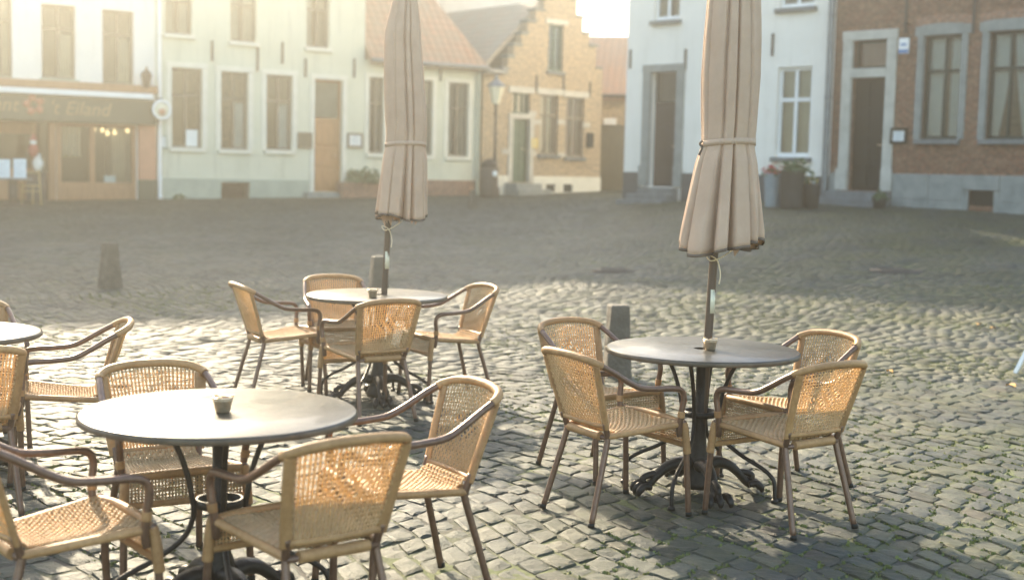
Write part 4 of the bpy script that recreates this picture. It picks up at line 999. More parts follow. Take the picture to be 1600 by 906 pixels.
    s = MB(); u0, u1 = dr[0] - .55, dr[1] + .3; zs = dr[2] - .015; s.bbox(u0 + .2, u1 - .02, -.38, -.095, -.8, zs, .02); s.bbox(u0 + .05, u1 + .05, -.70, -.382, -.8, zs - .16, .02); s.bbox(u0 - .25, u1 + .1, -1.05, -.702, -.8, zs - .31, .02); s.build('doorstep', MT['stone_dark'], h)
    anchors(h, FG, [(1521, -20, 54), (1415, -20, 52)])
    tag(h, 'weathered red brick house with black door and stone window surrounds', 'house')
    frames_sign('menu_board', FG, (1391, 200, 1417, 225), MT['paint_black'], MT['card_white'], 'black framed white menu on the brick wall beside the black door', 'menu frame', .06, .06)
    # little blue and white hanging sign on a bracket
    u, z = FG.at(1413, 60, .3); sg = empty('hanging_sign', FG.world(u, -.3, z), FG.rz)
    mb = MB(); mb.tube([(0, .3, .30), (0, -.02, .34)], .015, 6); mb.tube(catmull([(0, .3, .02), (.0, .16, .12), (.0, .02, .33)], 5), .012, 6); mb.tube([(0, 0, .34), (0, 0, .0)], .008, 6); mb.build('bracket', MT['iron'], sg)
    mb = MB(); hh = .34; mb.bbox(-.12, .12, -.02, .02, -hh, 0, .01); b_ = mb.build('board', MT['paint_white'], sg)
    mb = MB(); mb.box(-.115, .115, -.024, .024, -hh + .01, -hh + .09); mb.build('blue_band', MT['sign_blue'], b_); mb = MB(); mb.box(-.07, .07, -.023, .023, -.17, -.12); mb.build('emblem', MT['sign_blue'], b_)
    tag(sg, 'small white and blue sign hanging from an iron bracket on brick', 'sign')
    # planters along the white house
    c = on_ground(1207, 324); pt = empty('planter', c)
    mb = MB(); mb.lathe([(0, 0), (.155, 0), (.165, .02), (.215, .72), (.225, .74), (.205, .74), (.19, .66), (0, .64)], 20); mb.build('pot', MT['blue_pot'], pt); tag(pt, 'tall blue grey tapered planter by the white house', 'planter')
    shrub('red_flowers', c + Vector((0, 0, .68)), .26, .24, 90, MT['leaf'], 'bushy red flowers in the tall blue grey planter', 'flowers', .06, stem=False, blooms=(MT['flower_red'], 130))
    c = on_ground(1236, 326); pt = empty('planter', c)
    mb = MB(); mb.lathe([(0, 0), (.23, 0), (.24, .02), (.26, .80), (.275, .82), (.25, .82), (.235, .74), (0, .72)], 20); mb.build('pot', MT['dark_pot'], pt); tag(pt, 'large dark planter between blue pot and downpipe', 'planter')
    shrub('green_bush', c + Vector((.05, 0, .76)), .40, .30, 260, MT['leaf'], 'low green bush in the large dark planter', 'bush', .07)
    c = on_ground(1266, 325); mb = MB(); mb.lathe([(0, 0), (.17, 0), (.2, .5), (.21, .52), (.19, .52), (.17, .46), (0, .45)], 18); o = mb.build('planter', MT['dark_pot'], loc=c); tag(o, 'low dark planter beside the zinc downpipe', 'planter')
    shrub('yellow_flowers', c + Vector((0, 0, .47)), .18, .30, 50, MT['leaf_light'], 'white and yellow flowers beside the zinc downpipe', 'flowers', .06, stem=False, blooms=(MT['flower_yellow'], 30), blooms2=(MT['card_white'], 26))
    c = on_ground(1374, 326); mb = MB(); mb.lathe([(0, 0), (.12, 0), (.16, .2), (.17, .22), (.15, .22), (0, .18)], 16); o = mb.build('flowerpot', MT['dark_pot'], loc=c); tag(o, 'small dark flowerpot by the steps of the brick house', 'flowerpot')
    shrub('pot_plant', c + Vector((0, 0, .19)), .2, .2, 90, MT['leaf'], 'dark leafy plant in the flowerpot by the brick house steps', 'plant', .07, stem=False)
    # unseen tall buildings added behind the left row to throw the square's long shadows
    n = Vector((-eL.y, eL.x)); p = OL + eL * -34 + n * 13
    FH = Facade(p, eL, .9); h = FH.root('shadow_building'); Lh = 34.6; w = wall_mesh(0, Lh, -1, 11, [(3 + 5.5 * k, 5 + 5.5 * k, 4, 9) for k in range(5)]); shell(w, 0, Lh, -1, 11, 11); w.build('wall', MT['brick_red'], h)
    for k in range(5): window(h, (3 + 5.5 * k, 5 + 5.5 * k, 4, 9), MT['stone_pale'], (.33, .67), .7, .12, .2)
    roof_parallel(h, 0, Lh, 11, 11, 19.7, MT['tile_grey'], wallm=MT['brick_red']); tag(h, 'unseen tall brick building with steep roof, added behind the café to cast shadow', 'shadow_building')
    t = 37.0; k_ = math.tan(SUN_EL); q0 = Vector((1.2, 20.9)) + Vector((-math.sin(SUN_AZ), math.cos(SUN_AZ))) * t; q1 = Vector((9.2, 12.6)) + Vector((-math.sin(SUN_AZ), math.cos(SUN_AZ))) * t
    er = (q1 - q0).normalized(); nn = Vector((-er.y, er.x)); FT = Facade(q0 - nn * 5, er, .9); h = FT.root('gabled_shadow_block'); Lt = (q1 - q0).length
    w = wall_mesh(0, Lt, -1, 13, [(1.2, 2.8, 5, 11), (4.4, 6.0, 5, 11), (7.6, 9.2, 5, 11)]); shell(w, 0, Lt, -1, 13, 10); w.build('wall', MT['brick_yellow'], h)
    for a in (1.2, 4.4, 7.6): window(h, (a, a + 1.6, 5, 11), MT['stone_pale'], (.5,), .7, .1, .2)
    roof_parallel(h, 0, Lt, 13, 10, t * k_ - .9, MT['tile_red'], wallm=MT['brick_yellow']); tag(h, 'unseen tall gabled brick building, added behind the green house to cast shadow', 'shadow_block')

def shrub(name, c, r, hgt, n, m, label, cat, leaf=.06, stem=True, blooms=None, blooms2=None):
    o = empty(name, c); rng = np.random.default_rng(abs(hash(name)) % 1000 if False else len(name) * 7 + n)
    def leaves(n, m, nm, size, rmin=.35, up=0.0):
        vs, fs = [], []
        for _ in range(n):
            dvec = rng.normal(0, 1, 3); dvec[2] = abs(dvec[2]) * .9 - .1; dvec /= np.linalg.norm(dvec); k = rng.uniform(rmin, 1) ** .6
            k *= .82 + .25 * math.sin(dvec[0] * 5 + dvec[1] * 4)
            p = np.array([dvec[0] * r * k, dvec[1] * r * k, max(0.0, dvec[2]) * hgt * k + up + .02])
            a, b = rng.normal(0, 1, 3), rng.normal(0, 1, 3); a /= np.linalg.norm(a); b -= a * a.dot(b); b /= np.linalg.norm(b); s = size * rng.uniform(.6, 1.2)
            i = len(vs); vs += [p - a * s, p + b * s * .5, p + a * s, p - b * s * .5]; fs.append((i, i + 1, i + 2, i + 3))
        mb = MB(); mb.add(vs, fs); return mb.build(nm, m, o)
    leaves(n, m, 'foliage', leaf)
    if stem:
        mb = MB()
        for k in range(5):
            t = 1.26 * k; mb.tube([(0, 0, -.03), (.3 * r * math.cos(t), .3 * r * math.sin(t), hgt * .45), (.6 * r * math.cos(t), .6 * r * math.sin(t), hgt * .75)], [.015, .010, .004], 5)
        mb.build('stem', MT['wood_gate'], o)
    if blooms: leaves(blooms[1], blooms[0], 'flower', .045, .85, .03)
    if blooms2: leaves(blooms2[1], blooms2[0], 'flower', .045, .85, .05)
    return tag(o, label, cat)

# ------------------------------------------------------------------ rattan armchairs
def ribbon(mb, P, Nn, Lt, wd, th):
    """flat strand: P points, Nn normals, Lt lateral unit vectors"""
    k = len(P); a = P + Lt * wd / 2 + Nn * th * .3; b = P + Nn * th * .75; c = P - Lt * wd / 2 + Nn * th * .3; d = P - Nn * th * .5
    v = np.stack([a, b, c, d], 1).reshape(-1, 3)
    f = [(4 * i + j, 4 * i + (j + 1) % 4, 4 * i + 4 + (j + 1) % 4, 4 * i + 4 + j) for i in range(k - 1) for j in range(4)]
    mb.add(v, f, True)

def surf_frame(S, u, w):
    e = 1e-3; p = S(u, w); du = (S(u + e, w) - S(u - e, w)); dw = (S(u, w + e) - S(u, w - e))
    n = np.cross(du, dw); n /= np.linalg.norm(n, axis=-1, keepdims=True)
    du = du / np.linalg.norm(du, axis=-1, keepdims=True); dw = dw / np.linalg.norm(dw, axis=-1, keepdims=True)
    return p, n, du, dw

def weave(S, nu, nw, wu, ww, th, dense=1.0, diamond=False, amp=.0022):
    """nu strands along w crossing nw strands along u, over and under"""
    mb = MB(); rng = np.random.default_rng(nu * 31 + nw)
    seg = nw * 3 + 1; w = np.linspace(0, 1, seg)
    for i in range(nu):
        u = -1 + 2 * (i + .5) / nu + rng.normal(0, .07 / nu)
        uu = np.full(seg, u) + 0.10 / nu * np.sin(w * 9 + i * 1.7) * rng.uniform(0, 1)
        p, n, du, dw = surf_frame(S, uu, w)
        ph = np.cos(np.pi * (w * nw - .5) + np.pi * i); am = np.full(seg, amp); lat = 0.0
        if diamond:
            q = np.abs(u) / .56 + np.abs(w - .54) / .20; ins = q < 1
            ph = np.where(ins, np.cos(np.pi * (w * nw / 2.0) + np.pi / 2 * i), ph); am = np.where(ins, amp * 4.5, am)
            uu = uu + np.where(ins, .55 / nu * np.sin(np.pi * w * nw / 2 + np.pi / 2 * i), 0); p, n, du, dw = surf_frame(S, uu, w)
        ribbon(mb, p + n * (ph * am)[:, None], n, du, wu, th)
    seg = nu * 2 + 1; u = np.linspace(-1, 1, seg)
    for j in range(nw):
        wv = (j + .5) / nw + rng.normal(0, .06 / nw); ww_ = np.full(seg, wv) + .12 / nw * np.sin(u * 7 + j * 2.1)
        p, n, du, dw = surf_frame(S, u, ww_)
        ph = -np.cos(np.pi * ((u + 1) / 2 * nu - .5) + np.pi * j)
        ribbon(mb, p + n * (ph * amp * .55)[:, None], n, dw, ww, th)
    return mb

def wrapped(pts, r, step=.0026, pitch=.0075, n=9, sx=1.0, up=None, depth=.07):
    P, t = resample(pts, step); R = r * (1 + depth * np.abs(np.sin(np.pi * t / pitch)) - depth * .5)
    mb = MB(); mb.tube(P, R, n, sx=sx, up=up); return mb

def make_chair(name):
    root = empty(name); tm, rm, wm = MT['tube'], MT['rattan'], MT['rattan_wrap']
    rt = .0142
    # four legs
    for s in (-1, 1):
        mb = MB(); mb.tube(catmull([(s * .246, .274, .0), (s * .240, .262, .20), (s * .232, .246, .42), (s * .226, .232, .452)], 5), rt, 10)
        lg = mb.build('leg', tm, root)
        wrapped([(s * .2385, .2585, .30), (s * .232, .247, .41), (s * .228, .238, .448)], .0185).build('leg_wrap', wm, lg)
        mb = MB(); mb.tube([(s * .2465, .2745, -.001), (s * .2455, .2735, .02)], .0158, 10); mb.build('foot_cap', MT['paint_black'], lg)
        mb = MB(); mb.tube(catmull([(s * .199, -.260, .0), (s * .180, -.205, .20), (s * .163, -.156, .375), (s * .164, -.158, .41), (s * .172, -.178, .47)], 5), rt, 10)
        lg = mb.build('leg', tm, root)
        mb = MB(); mb.tube([(s * .1995, -.2605, -.001), (s * .1985, -.2585, .02)], .0158, 10); mb.build('foot_cap', MT['paint_black'], lg)
    # one bent tube: arm post, armrest, back top, armrest, arm post
    half = [(.222, .222, .385), (.229, .214, .42), (.240, .214, .50), (.245, .222, .565), (.245, .208, .603), (.244, .165, .617), (.241, .06, .622), (.238, -.03, .633), (.232, -.10, .665), (.222, -.19, .717), (.208, -.257, .752), (.165, -.292, .770), (.08, -.310, .781)]
    path = half + [(0, -.314, .783)] + [(-x, y, z) for x, y, z in half[::-1]]
    mb = MB(); mb.tube(catmull(path, 5), rt, 10); fr = mb.build('armrest_frame', tm, root)
    top = catmull([(.214, -.235, .741), (.208, -.257, .752), (.165, -.292, .770), (.08, -.310, .781), (0, -.314, .783), (-.08, -.310, .781), (-.165, -.292, .770), (-.208, -.257, .752), (-.214, -.235, .741)], 8)
    wrapped(top, .0175).build('top_wrap', wm, root)
    for s in (-1, 1): wrapped([(s * .2415, .2155, .505), (s * .2385, .214, .475)], .0172).build('arm_wrap', wm, fr)
    # back uprights wrapped flat
    for s in (-1, 1):
        up_ = catmull([(s * .168, -.170, .440), (s * .176, -.186, .50), (s * .190, -.222, .62), (s * .202, -.260, .742)], 8)
        wrapped(up_, .0240, pitch=.009, sx=.46, up=(0, 1, 0)).build('back_border', wm, root)
    # woven back
    def SB(u, w):
        u = np.asarray(u, float); w = np.asarray(w, float)
        hx = .160 + .040 * w; bow = .038 * (1 - u ** 2) * (.35 + .65 * w)
        return np.stack([u * hx, -.172 - .092 * w - .012 * np.sin(w * 3.14) * 0 - bow, .452 + .298 * w + .020 * (1 - u ** 2) * w], -1)
    weave(SB, 25, 20, .0092, .0036, .0062, diamond=True, amp=.0014).build('backrest', rm, root)
    bt = [tuple(SB(u, 0.0)) for u in np.linspace(-1, 1, 13)]
    wrapped(bt, .0125).build('lower_border', wm, root)
    # woven seat
    def SS(u, w):
        u = np.asarray(u, float); w = np.asarray(w, float)
        hx = .150 + .070 * w; sag = .022 * (1 - u ** 2) * np.sin(np.pi * np.clip(w * .92, 0, 1))
        rise = .038 * np.clip((.16 - w) / .16, 0, 1) ** 2
        rolld = .02 * np.clip((w - .93) / .07, 0, 1) ** 2
        return np.stack([u * hx, -.165 + .415 * w, .412 + .040 * w - sag + rise - rolld], -1)
    weave(SS, 24, 31, .0128, .0092, .0046, amp=.0042).build('seat', rm, root)
    for s in (-1, 1):
        wrapped(catmull([(s * .160, -.155, .402), (s * .190, .02, .420), (s * .222, .20, .440), (s * .222, .236, .440)], 8), .0168, sx=.9).build('seat_border', wm, root)
    wrapped([(-.125, -.168, .402), (.125, -.168, .402)], .0205).build('rear_border', wm, root)
    mb = MB(); mb.tube([(-.163, -.160, .396), (.163, -.160, .396)], .012, 8); mb.build('seat_rail', tm, root)
    wrapped(catmull([(-.222, .236, .440), (-.10, .252, .447), (.10, .252, .447), (.222, .236, .440)], 8), .017).build('front_border', wm, root)
    def SA(u, w):
        u = np.asarray(u, float); w = np.asarray(w, float)
        return np.stack([u * .214, .250 + .006 * (1 - u ** 2) + .004 * w, .437 - .095 * w], -1)
    weave(SA, 34, 8, .0085, .0065, .0026).build('apron', rm, root)
    wrapped([(-.226, .256, .338), (.226, .256, .338)], .0135).build('apron_border', wm, root)
    return root

def copy_tree(o, parent=None):
    c = o.copy(); COL.objects.link(c)
    if parent is not None: c.parent = parent
    for ch in list(o.children): copy_tree(ch, c)
    return c

CHAIRS = [
    # x, depth, facing (deg), label, group
    (.498, 6.129, 32.2, 'rattan armchair nearest the viewer on the left of the dark parasol table', 'chairs round the right table'),
    (1.301, 6.024, 123.8, 'rattan armchair at the near right of the dark parasol table, glowing back turned to us', 'chairs round the right table'),
    (1.471, 6.760, 210.7, 'rattan armchair at the far right of the dark table, half hidden behind another', 'chairs round the right table'),
    (.483, 7.010, 307.6, 'rattan armchair at the far left of the dark table, beside the stone bollard', 'chairs round the right table'),
    (-.904, 8.357, 122.5, 'rattan armchair in front of the far parasol table, orange lit back to the viewer', 'chairs round the far table'),
    (-1.642, 9.130, 28.5, 'rattan armchair in profile at the left of the far parasol table', 'chairs round the far table'),
    (-1.278, 9.567, 286.8, 'rattan armchair behind the far parasol table, facing the viewer', 'chairs round the far table'),
    (-.441, 9.203, 208.9, 'rattan armchair at the right of the far parasol table, facing left', 'chairs round the far table'),
    (-1.341, 5.074, 300.0, 'rattan armchair behind the pale front table, facing the viewer', 'chairs round the front table'),
    (-.645, 4.163, 127.0, 'rattan armchair nearest the viewer at the front table, back lit orange', 'chairs round the front table'),
    (-.378, 4.880, 212.0, 'rattan armchair at the right of the pale front table, facing left', 'chairs round the front table'),
    (-1.464, 4.126, 38.1, 'rattan armchair in the bottom left corner, its back cut off', 'chairs round the front table'),
    (-2.280, 6.650, 199.0, 'rattan armchair facing left at the table cut by the left edge', 'chairs round the left table'),
    (-2.478, 5.915, 115.3, 'rattan armchair cut by the left edge with its back to the viewer', 'chairs round the left table'),
    (-3.02, 7.28, 300.0, 'rattan armchair behind the cut off left table, only its top rail in view', 'chairs round the left table'),
]

def build_chairs():
    first = make_chair('rattan_armchair')
    for i, (x, y, a, lab, grp) in enumerate(CHAIRS):
        o = first if i == 0 else copy_tree(first)
        o.location = (x, y, float(G(x, y)) + .004); o.rotation_euler = (0, 0, math.radians(a - 90)); tag(o, lab, 'chair', grp)

# ------------------------------------------------------------------ tables, parasols, ashtrays
def make_table(name, x, y, label, hole, ang):
    root = empty(name, (x, y, float(G(x, y)) + .003), ang); R, z0, z1 = .485, .712, .740
    mb = MB(); ri = .042 if hole else 0.0
    prof = [(ri, z1), (R - .009, z1), (R - .003, z1 - .003), (R, z1 - .009), (R, z0 + .008), (R - .004, z0 + .002), (R - .02, z0), (ri, z0), (ri, z1)]
    mb.lathe(prof, 96); tt = mb.build('tabletop', MT['granite'], root)
    mb = MB(); mb.lathe([(R + .0003, z0 + .004), (R + .0022, z0 + .006), (R + .0022, z1 - .006), (R + .0003, z1 - .004)], 96); mb.build('edge_band', MT['edge'], tt)
    for k in range(4):
        t = math.pi / 2 * k; c, s = math.cos(t), math.sin(t)
        pr = [(.200, .709), (.178, .672), (.142, .600), (.112, .510), (.097, .430), (.092, .400), (.096, .350), (.130, .285), (.220, .220), (.330, .165), (.385, .120), (.398, .07), (.400, .012)]
        pts = catmull([(r * c, r * s, z) for r, z in pr], 5)
        mb = MB(); mb.tube(pts, .0105, 9); lg = mb.build('leg', MT['iron'], root)
        mb = MB(); mb.lathe([(0, 0), (.018, 0), (.019, .012), (.012, .02), (.0, .02)], 10, (.400 * c, .400 * s)); mb.build('foot', MT['iron'], lg)
    mb = MB(); n = 40; rr = .098
    mb.lathe([(rr - .022, .395), (rr - .014, .395), (rr - .014, .425), (rr - .022, .425), (rr - .022, .395)], n); mb.build('ring', MT['iron'], root)
    mb = MB(); mb.lathe([(.18, .702), (.215, .702), (.215, .7115), (.18, .7115), (.18, .702)], 40); mb.build('support_ring', MT['iron'], root)
    return tag(root, label, 'table')

def claw_base(root, post_top, ang):
    b = MB(); b.lathe([(0, .03), (.075, .03), (.08, .06), (.060, .10), (.050, .20), (.041, .23), (.034, .30), (.031, .34), (.029, .36)], 20)
    bs = b.build('base', MT['iron'], root)
    for k in range(4):
        t = math.pi / 2 * k + ang; c, s = math.cos(t), math.sin(t)
        pr = [(.05, .150), (.10, .158), (.16, .142), (.215, .100), (.255, .055), (.285, .034)]
        P = catmull([(r * c, r * s, z) for r, z in pr], 6); m = len(P)
        mb = MB(); mb.tube(P, np.interp(np.linspace(0, 1, m), [0, .3, .75, 1], [.046, .036, .024, .026]), 10, sx=.8)
        # claw: three toes and a scroll on top
        for dt in (-.16, 0, .16):
            c2, s2 = math.cos(t + dt), math.sin(t + dt)
            mb.tube(catmull([(.265 * c2, .265 * s2, .045), (.300 * c2, .300 * s2, .052), (.328 * c2, .328 * s2, .030), (.334 * c2, .334 * s2, .006)], 4), [.018] * 5 + [.019] * 4 + [.016, .014, .011, .008], 8)
        mb.tube(catmull([(.225 * c, .225 * s, .105), (.262 * c, .262 * s, .098), (.292 * c, .292 * s, .082), (.288 * c, .288 * s, .060)], 4), .017, 8)
        mb.build('claw_foot', MT['iron'], bs)
    pp = MB(); pp.lathe([(.0265, .34), (.0265, post_top), (.0235, post_top), (.0235, post_top - .02)], 18); pp.build('sleeve', MT['iron'], root)

def make_parasol(x, y, label, lean, off, scale, seed, waist, radii, zb):
    """closed parasol standing through its table"""
    z = float(G(x, y)) + .003; root = empty('parasol', (x, y, z)); rot = 0.0; rng = np.random.default_rng(seed)
    claw_base(root, .69, math.radians(12))
    lx, ly = lean
    def axis(zz): return np.array([lx * zz, ly * zz, zz])
    pm = MB(); pm.tube([axis(zz) for zz in (.05, .5, .8, 1.2, 1.8, 2.9)], .0215, 14); pm.build('pole', MT['pole_wood'], root)
    # canopy: panels hang between ribs, sharp valleys where the cloth is folded in
    nth, zs = 420, np.r_[np.linspace(0, 1, 60)]
    zt = 2.86
    nf = 12; fa = np.sort((np.arange(nf) + rng.uniform(-.28, .28, nf)) * 2 * np.pi / nf); fdp = rng.uniform(.6, 1.25, nf); fsk = rng.uniform(-.25, .25, nf); fside = rng.choice([-1, 1], nf); flift = rng.uniform(.95, 1.07, nf)
    th = np.linspace(0, 2 * np.pi, nth, endpoint=False)
    hang = .030 * np.cos(th * 2 + 1 + seed) + rng.normal(0, .024, nf)[np.searchsorted(fa, th) % nf]
    def R(zz): return np.interp(zz, [1.20, 1.32, 1.50, 1.68, waist - .02, waist + .03, 1.95, 2.10, 2.30, 2.55, 2.75, 2.86], radii)
    verts = []; Z = []
    for s in zs:
        zz = zb + (zt - zb) * s
        fold = np.zeros(nth); flare = np.clip((1.80 - zz) / .55, 0, 1)
        tied = np.exp(-((zz - waist) / .06) ** 2)
        r = np.full(nth, float(R(zz)))
        shift = fsk * (zz - waist) * .55; av = fa + shift
        for q in range(nf):
            a0_, a1_ = av[q], av[(q + 1) % nf]; span = (a1_ - a0_) % (2 * np.pi); t = ((th - a0_) % (2 * np.pi)) / span; on = t < 1
            if fside[q] < 0: t = 1 - t
            mid = (t - .5) * span
            chord = np.cos(min(span, 1.3) / 2 * .8) / np.maximum(np.cos(np.clip(mid, -1.2, 1.2) * .8), .3)
            dip = fdp[q] * (.16 + .26 * flare) * (1 - .35 * tied)
            g = 1 - dip * np.exp(-(t * span / (.07 + .05 * flare)) ** 2) - .35 * dip * np.exp(-((1 - t) * span / .03) ** 2)
            r = np.where(on, r * (chord * .55 + .45) * g * flift[q], r)
        r *= 1 + .018 * np.sin(th * 3 + zz * 4 + seed) * (1 - tied) + .006 * np.sin(th * 9 - zz * 7)
        zv = zz - hang * np.clip((1.62 - zz) / .36, 0, 1)
        c = axis(zz) + np.array([off * np.clip((2.75 - zz) / .9, .3, 1), 0, 0]); verts.append(np.stack([c[0] + r * np.cos(th), c[1] + r * np.sin(th), zv], 1)); Z.append(zz)
    k = len(zs); V = np.concatenate(verts); 
    F = [(i * nth + j, i * nth + (j + 1) % nth, (i + 1) * nth + (j + 1) % nth, (i + 1) * nth + j) for i in range(k - 1) for j in range(nth)]
    mb = MB(); mb.add(V, F, True); cn = mb.build('canopy', MT['canopy'], root)
    sd = cn.modifiers.new('thickness', 'SOLIDIFY'); sd.thickness = .003; sd.offset = -1
    # hem tape along the lower edge, tie band at the waist
    low = V[:nth]; cen = np.array([axis(zb)[0] + off, axis(zb)[1]])
    hv = []; 
    for dz, k_ in ((-.009, 1.006), (.006, 1.008), (.006, .988), (-.009, .988)):
        q = low.copy(); q[:, :2] = cen + (q[:, :2] - cen) * k_; q[:, 2] += dz; hv.append(q)
    mb = MB(); mb.add(np.concatenate(hv), [(a * nth + j, a * nth + (j + 1) % nth, ((a + 1) % 4) * nth + (j + 1) % nth, ((a + 1) % 4) * nth + j) for a in range(4) for j in range(nth)], True); mb.build('hem', MT['hem'], cn)
    # inner folds: cloth pulled in towards the pole, corners hanging lower
    mb = MB()
    for q in range(8):
        a = fa[q % nf] + rng.uniform(.1, .5); a2 = a + rng.uniform(.25, .45); r0 = .18 * scale; zl = zb - rng.uniform(.03, .085)
        c = axis(zb); c[0] += off; v = [(c[0] + .06 * math.cos(a), c[1] + .06 * math.sin(a), zb + .12), (c[0] + r0 * math.cos(a), c[1] + r0 * math.sin(a), zb + .03), (c[0] + r0 * .72 * math.cos((a + a2) / 2), c[1] + r0 * .72 * math.sin((a + a2) / 2), zl), (c[0] + r0 * math.cos(a2), c[1] + r0 * math.sin(a2), zb + .03), (c[0] + .06 * math.cos(a2), c[1] + .06 * math.sin(a2), zb + .12)]
        mb.add(v, [(0, 1, 2), (0, 2, 4), (2, 3, 4)])
    ff = mb.build('inner_fold', MT['canopy'], cn); sd = ff.modifiers.new('thickness', 'SOLIDIFY'); sd.thickness = .003
    bi = int(round((waist - zb) / (zt - zb) * (k - 1))); ring = V[bi * nth:(bi + 1) * nth].copy(); c = axis(waist); c[0] += off
    ra = np.hypot(ring[:, 0] - c[0], ring[:, 1] - c[1]); ra = np.maximum(ra, np.convolve(np.r_[ra[-12:], ra, ra[:12]], np.ones(25) / 25, 'valid')) + .0012
    tilt = .012 * np.cos(th + 1.0)
    bv = []
    for dz, dr in ((-.015, 0), (.015, 0.0003), (.015, .0016), (-.015, .0016)):
        bv.append(np.stack([c[0] + (ra + dr) * np.cos(th), c[1] + (ra + dr) * np.sin(th), waist + dz + tilt], 1))
    mb = MB(); mb.add(np.concatenate(bv), [(a * nth + j, a * nth + (j + 1) % nth, ((a + 1) % 4) * nth + (j + 1) % nth, ((a + 1) % 4) * nth + j) for a in range(4) for j in range(nth)], True); tb = mb.build('tie_band', MT['canopy'], cn)
    a = math.pi + .25 - rot; kx, ky = c[0] + .142 * scale * math.cos(a), c[1] + .142 * scale * math.sin(a)
    mb = MB(); mb.tube(catmull([(kx, ky, waist + .01), (kx + .012 * math.cos(a), ky + .012 * math.sin(a), waist - .005), (kx, ky, waist - .025), (kx + .015 * math.cos(a), ky, waist - .06)], 5), .006, 6); mb.build('buckle', MT['hem'], tb)
    # loose cord under the canopy
    c = axis(1.2); mb = MB(); mb.tube(catmull([(c[0] + .10, c[1] - .03, 1.25), (c[0] + .035, c[1] - .035, 1.205), (c[0] - .02, c[1] - .03, 1.185), (c[0] - .04, c[1] - .02, 1.215), (c[0] + .01, c[1] - .04, 1.19), (c[0] + .03, c[1] - .035, 1.12), (c[0] + .026, c[1] - .032, 1.07)], 6), .0035, 5); mb.build('cord', MT['cord'], root)
    c = axis(.98); mb = MB(); mb.lathe([(.022, -.06), (.0225, -.06), (.0225, .06), (.022, .06)], 14, (c[0], c[1])); mb.v = [(p[0], p[1], p[2] + .98) for p in mb.v]; mb.f = [f for f in mb.f if mb.v[f[0]][1] < c[1] and mb.v[f[0]][0] > c[0] - .01]; mb.smooth = mb.smooth[:len(mb.f)]; mb.build('sticker', MT['lamp_glass'], root)
    return tag(root, label, 'parasol')

def make_ashtray(px, py, tx, label):
    r = ray(px, py); t = (.743 - EYE) / r.z; p = Vector((0, 0, EYE)) + r * t
    root = empty('ashtray', (p.x, p.y, .7435 + float(G(p.x, p.y))))
    mb = MB(); mb.lathe([(0, .001), (.024, .001), (.026, .004), (.0335, .040), (.036, .044), (.036, .047), (.0325, .045), (.025, .010), (0, .008)], 32); mb.build('cup', MT['steel'], root)
    mb = MB(); mb.lathe([(.031, .0455), (.036, .0475), (.037, .053), (.034, .056), (.030, .054), (.028, .049), (.031, .0455)], 32); rim = mb.build('rim', MT['steel'], root)
    for k in range(3):
        a = 2.1 * k + .4; mb = MB(); mb.box(-.006, .006, -.004, .004, .054, .060); mb.v = [(.0335 * math.cos(a) + x, .0335 * math.sin(a) + y, z) for x, y, z in mb.v]; mb.build('notch', MT['steel'], rim)
    return tag(root, label, 'ashtray')

def make_bollard(p, hgt, top, bot, rz, label, seed):
    rng = np.random.default_rng(seed); n = 9; mb = MB(); vs = []; per = []
    for j in range(n + 1):
        t = j / n; h = bot / 2 + (top / 2 - bot / 2) * t; ring = []
        for q in range(16):
            s = q / 16 * 4; side = int(s); f = (s - side) * 2 - 1
            a = [(f, -1), (1, f), (-f, 1), (-1, -f)][side]; k = 1 - .06 * (abs(f) ** 6)
            ring.append(((a[0] * h * k + rng.normal(0, .0022)), (a[1] * h * k + rng.normal(0, .0022)), -.03 + (hgt + .03) * t + (rng.normal(0, .002) if 0 < j < n else 0)))
        vs += ring
    fs = [(j * 16 + q, j * 16 + (q + 1) % 16, (j + 1) * 16 + (q + 1) % 16, (j + 1) * 16 + q) for j in range(n) for q in range(16)]
    b = n * 16; inner = [(x * .86, y * .86, hgt + .012 + rng.normal(0, .001)) for x, y, z in vs[b:b + 16]]; vs += inner
    fs += [(b + q, b + (q + 1) % 16, b + 16 + (q + 1) % 16, b + 16 + q) for q in range(16)] + [tuple(b + 16 + q for q in range(16))]
    mb.add(vs, fs, False); o = mb.build('bollard', MT['bollard'], loc=p); o.rotation_euler.z = rz
    return tag(o, label, 'bollard', 'stone bollards on the square')

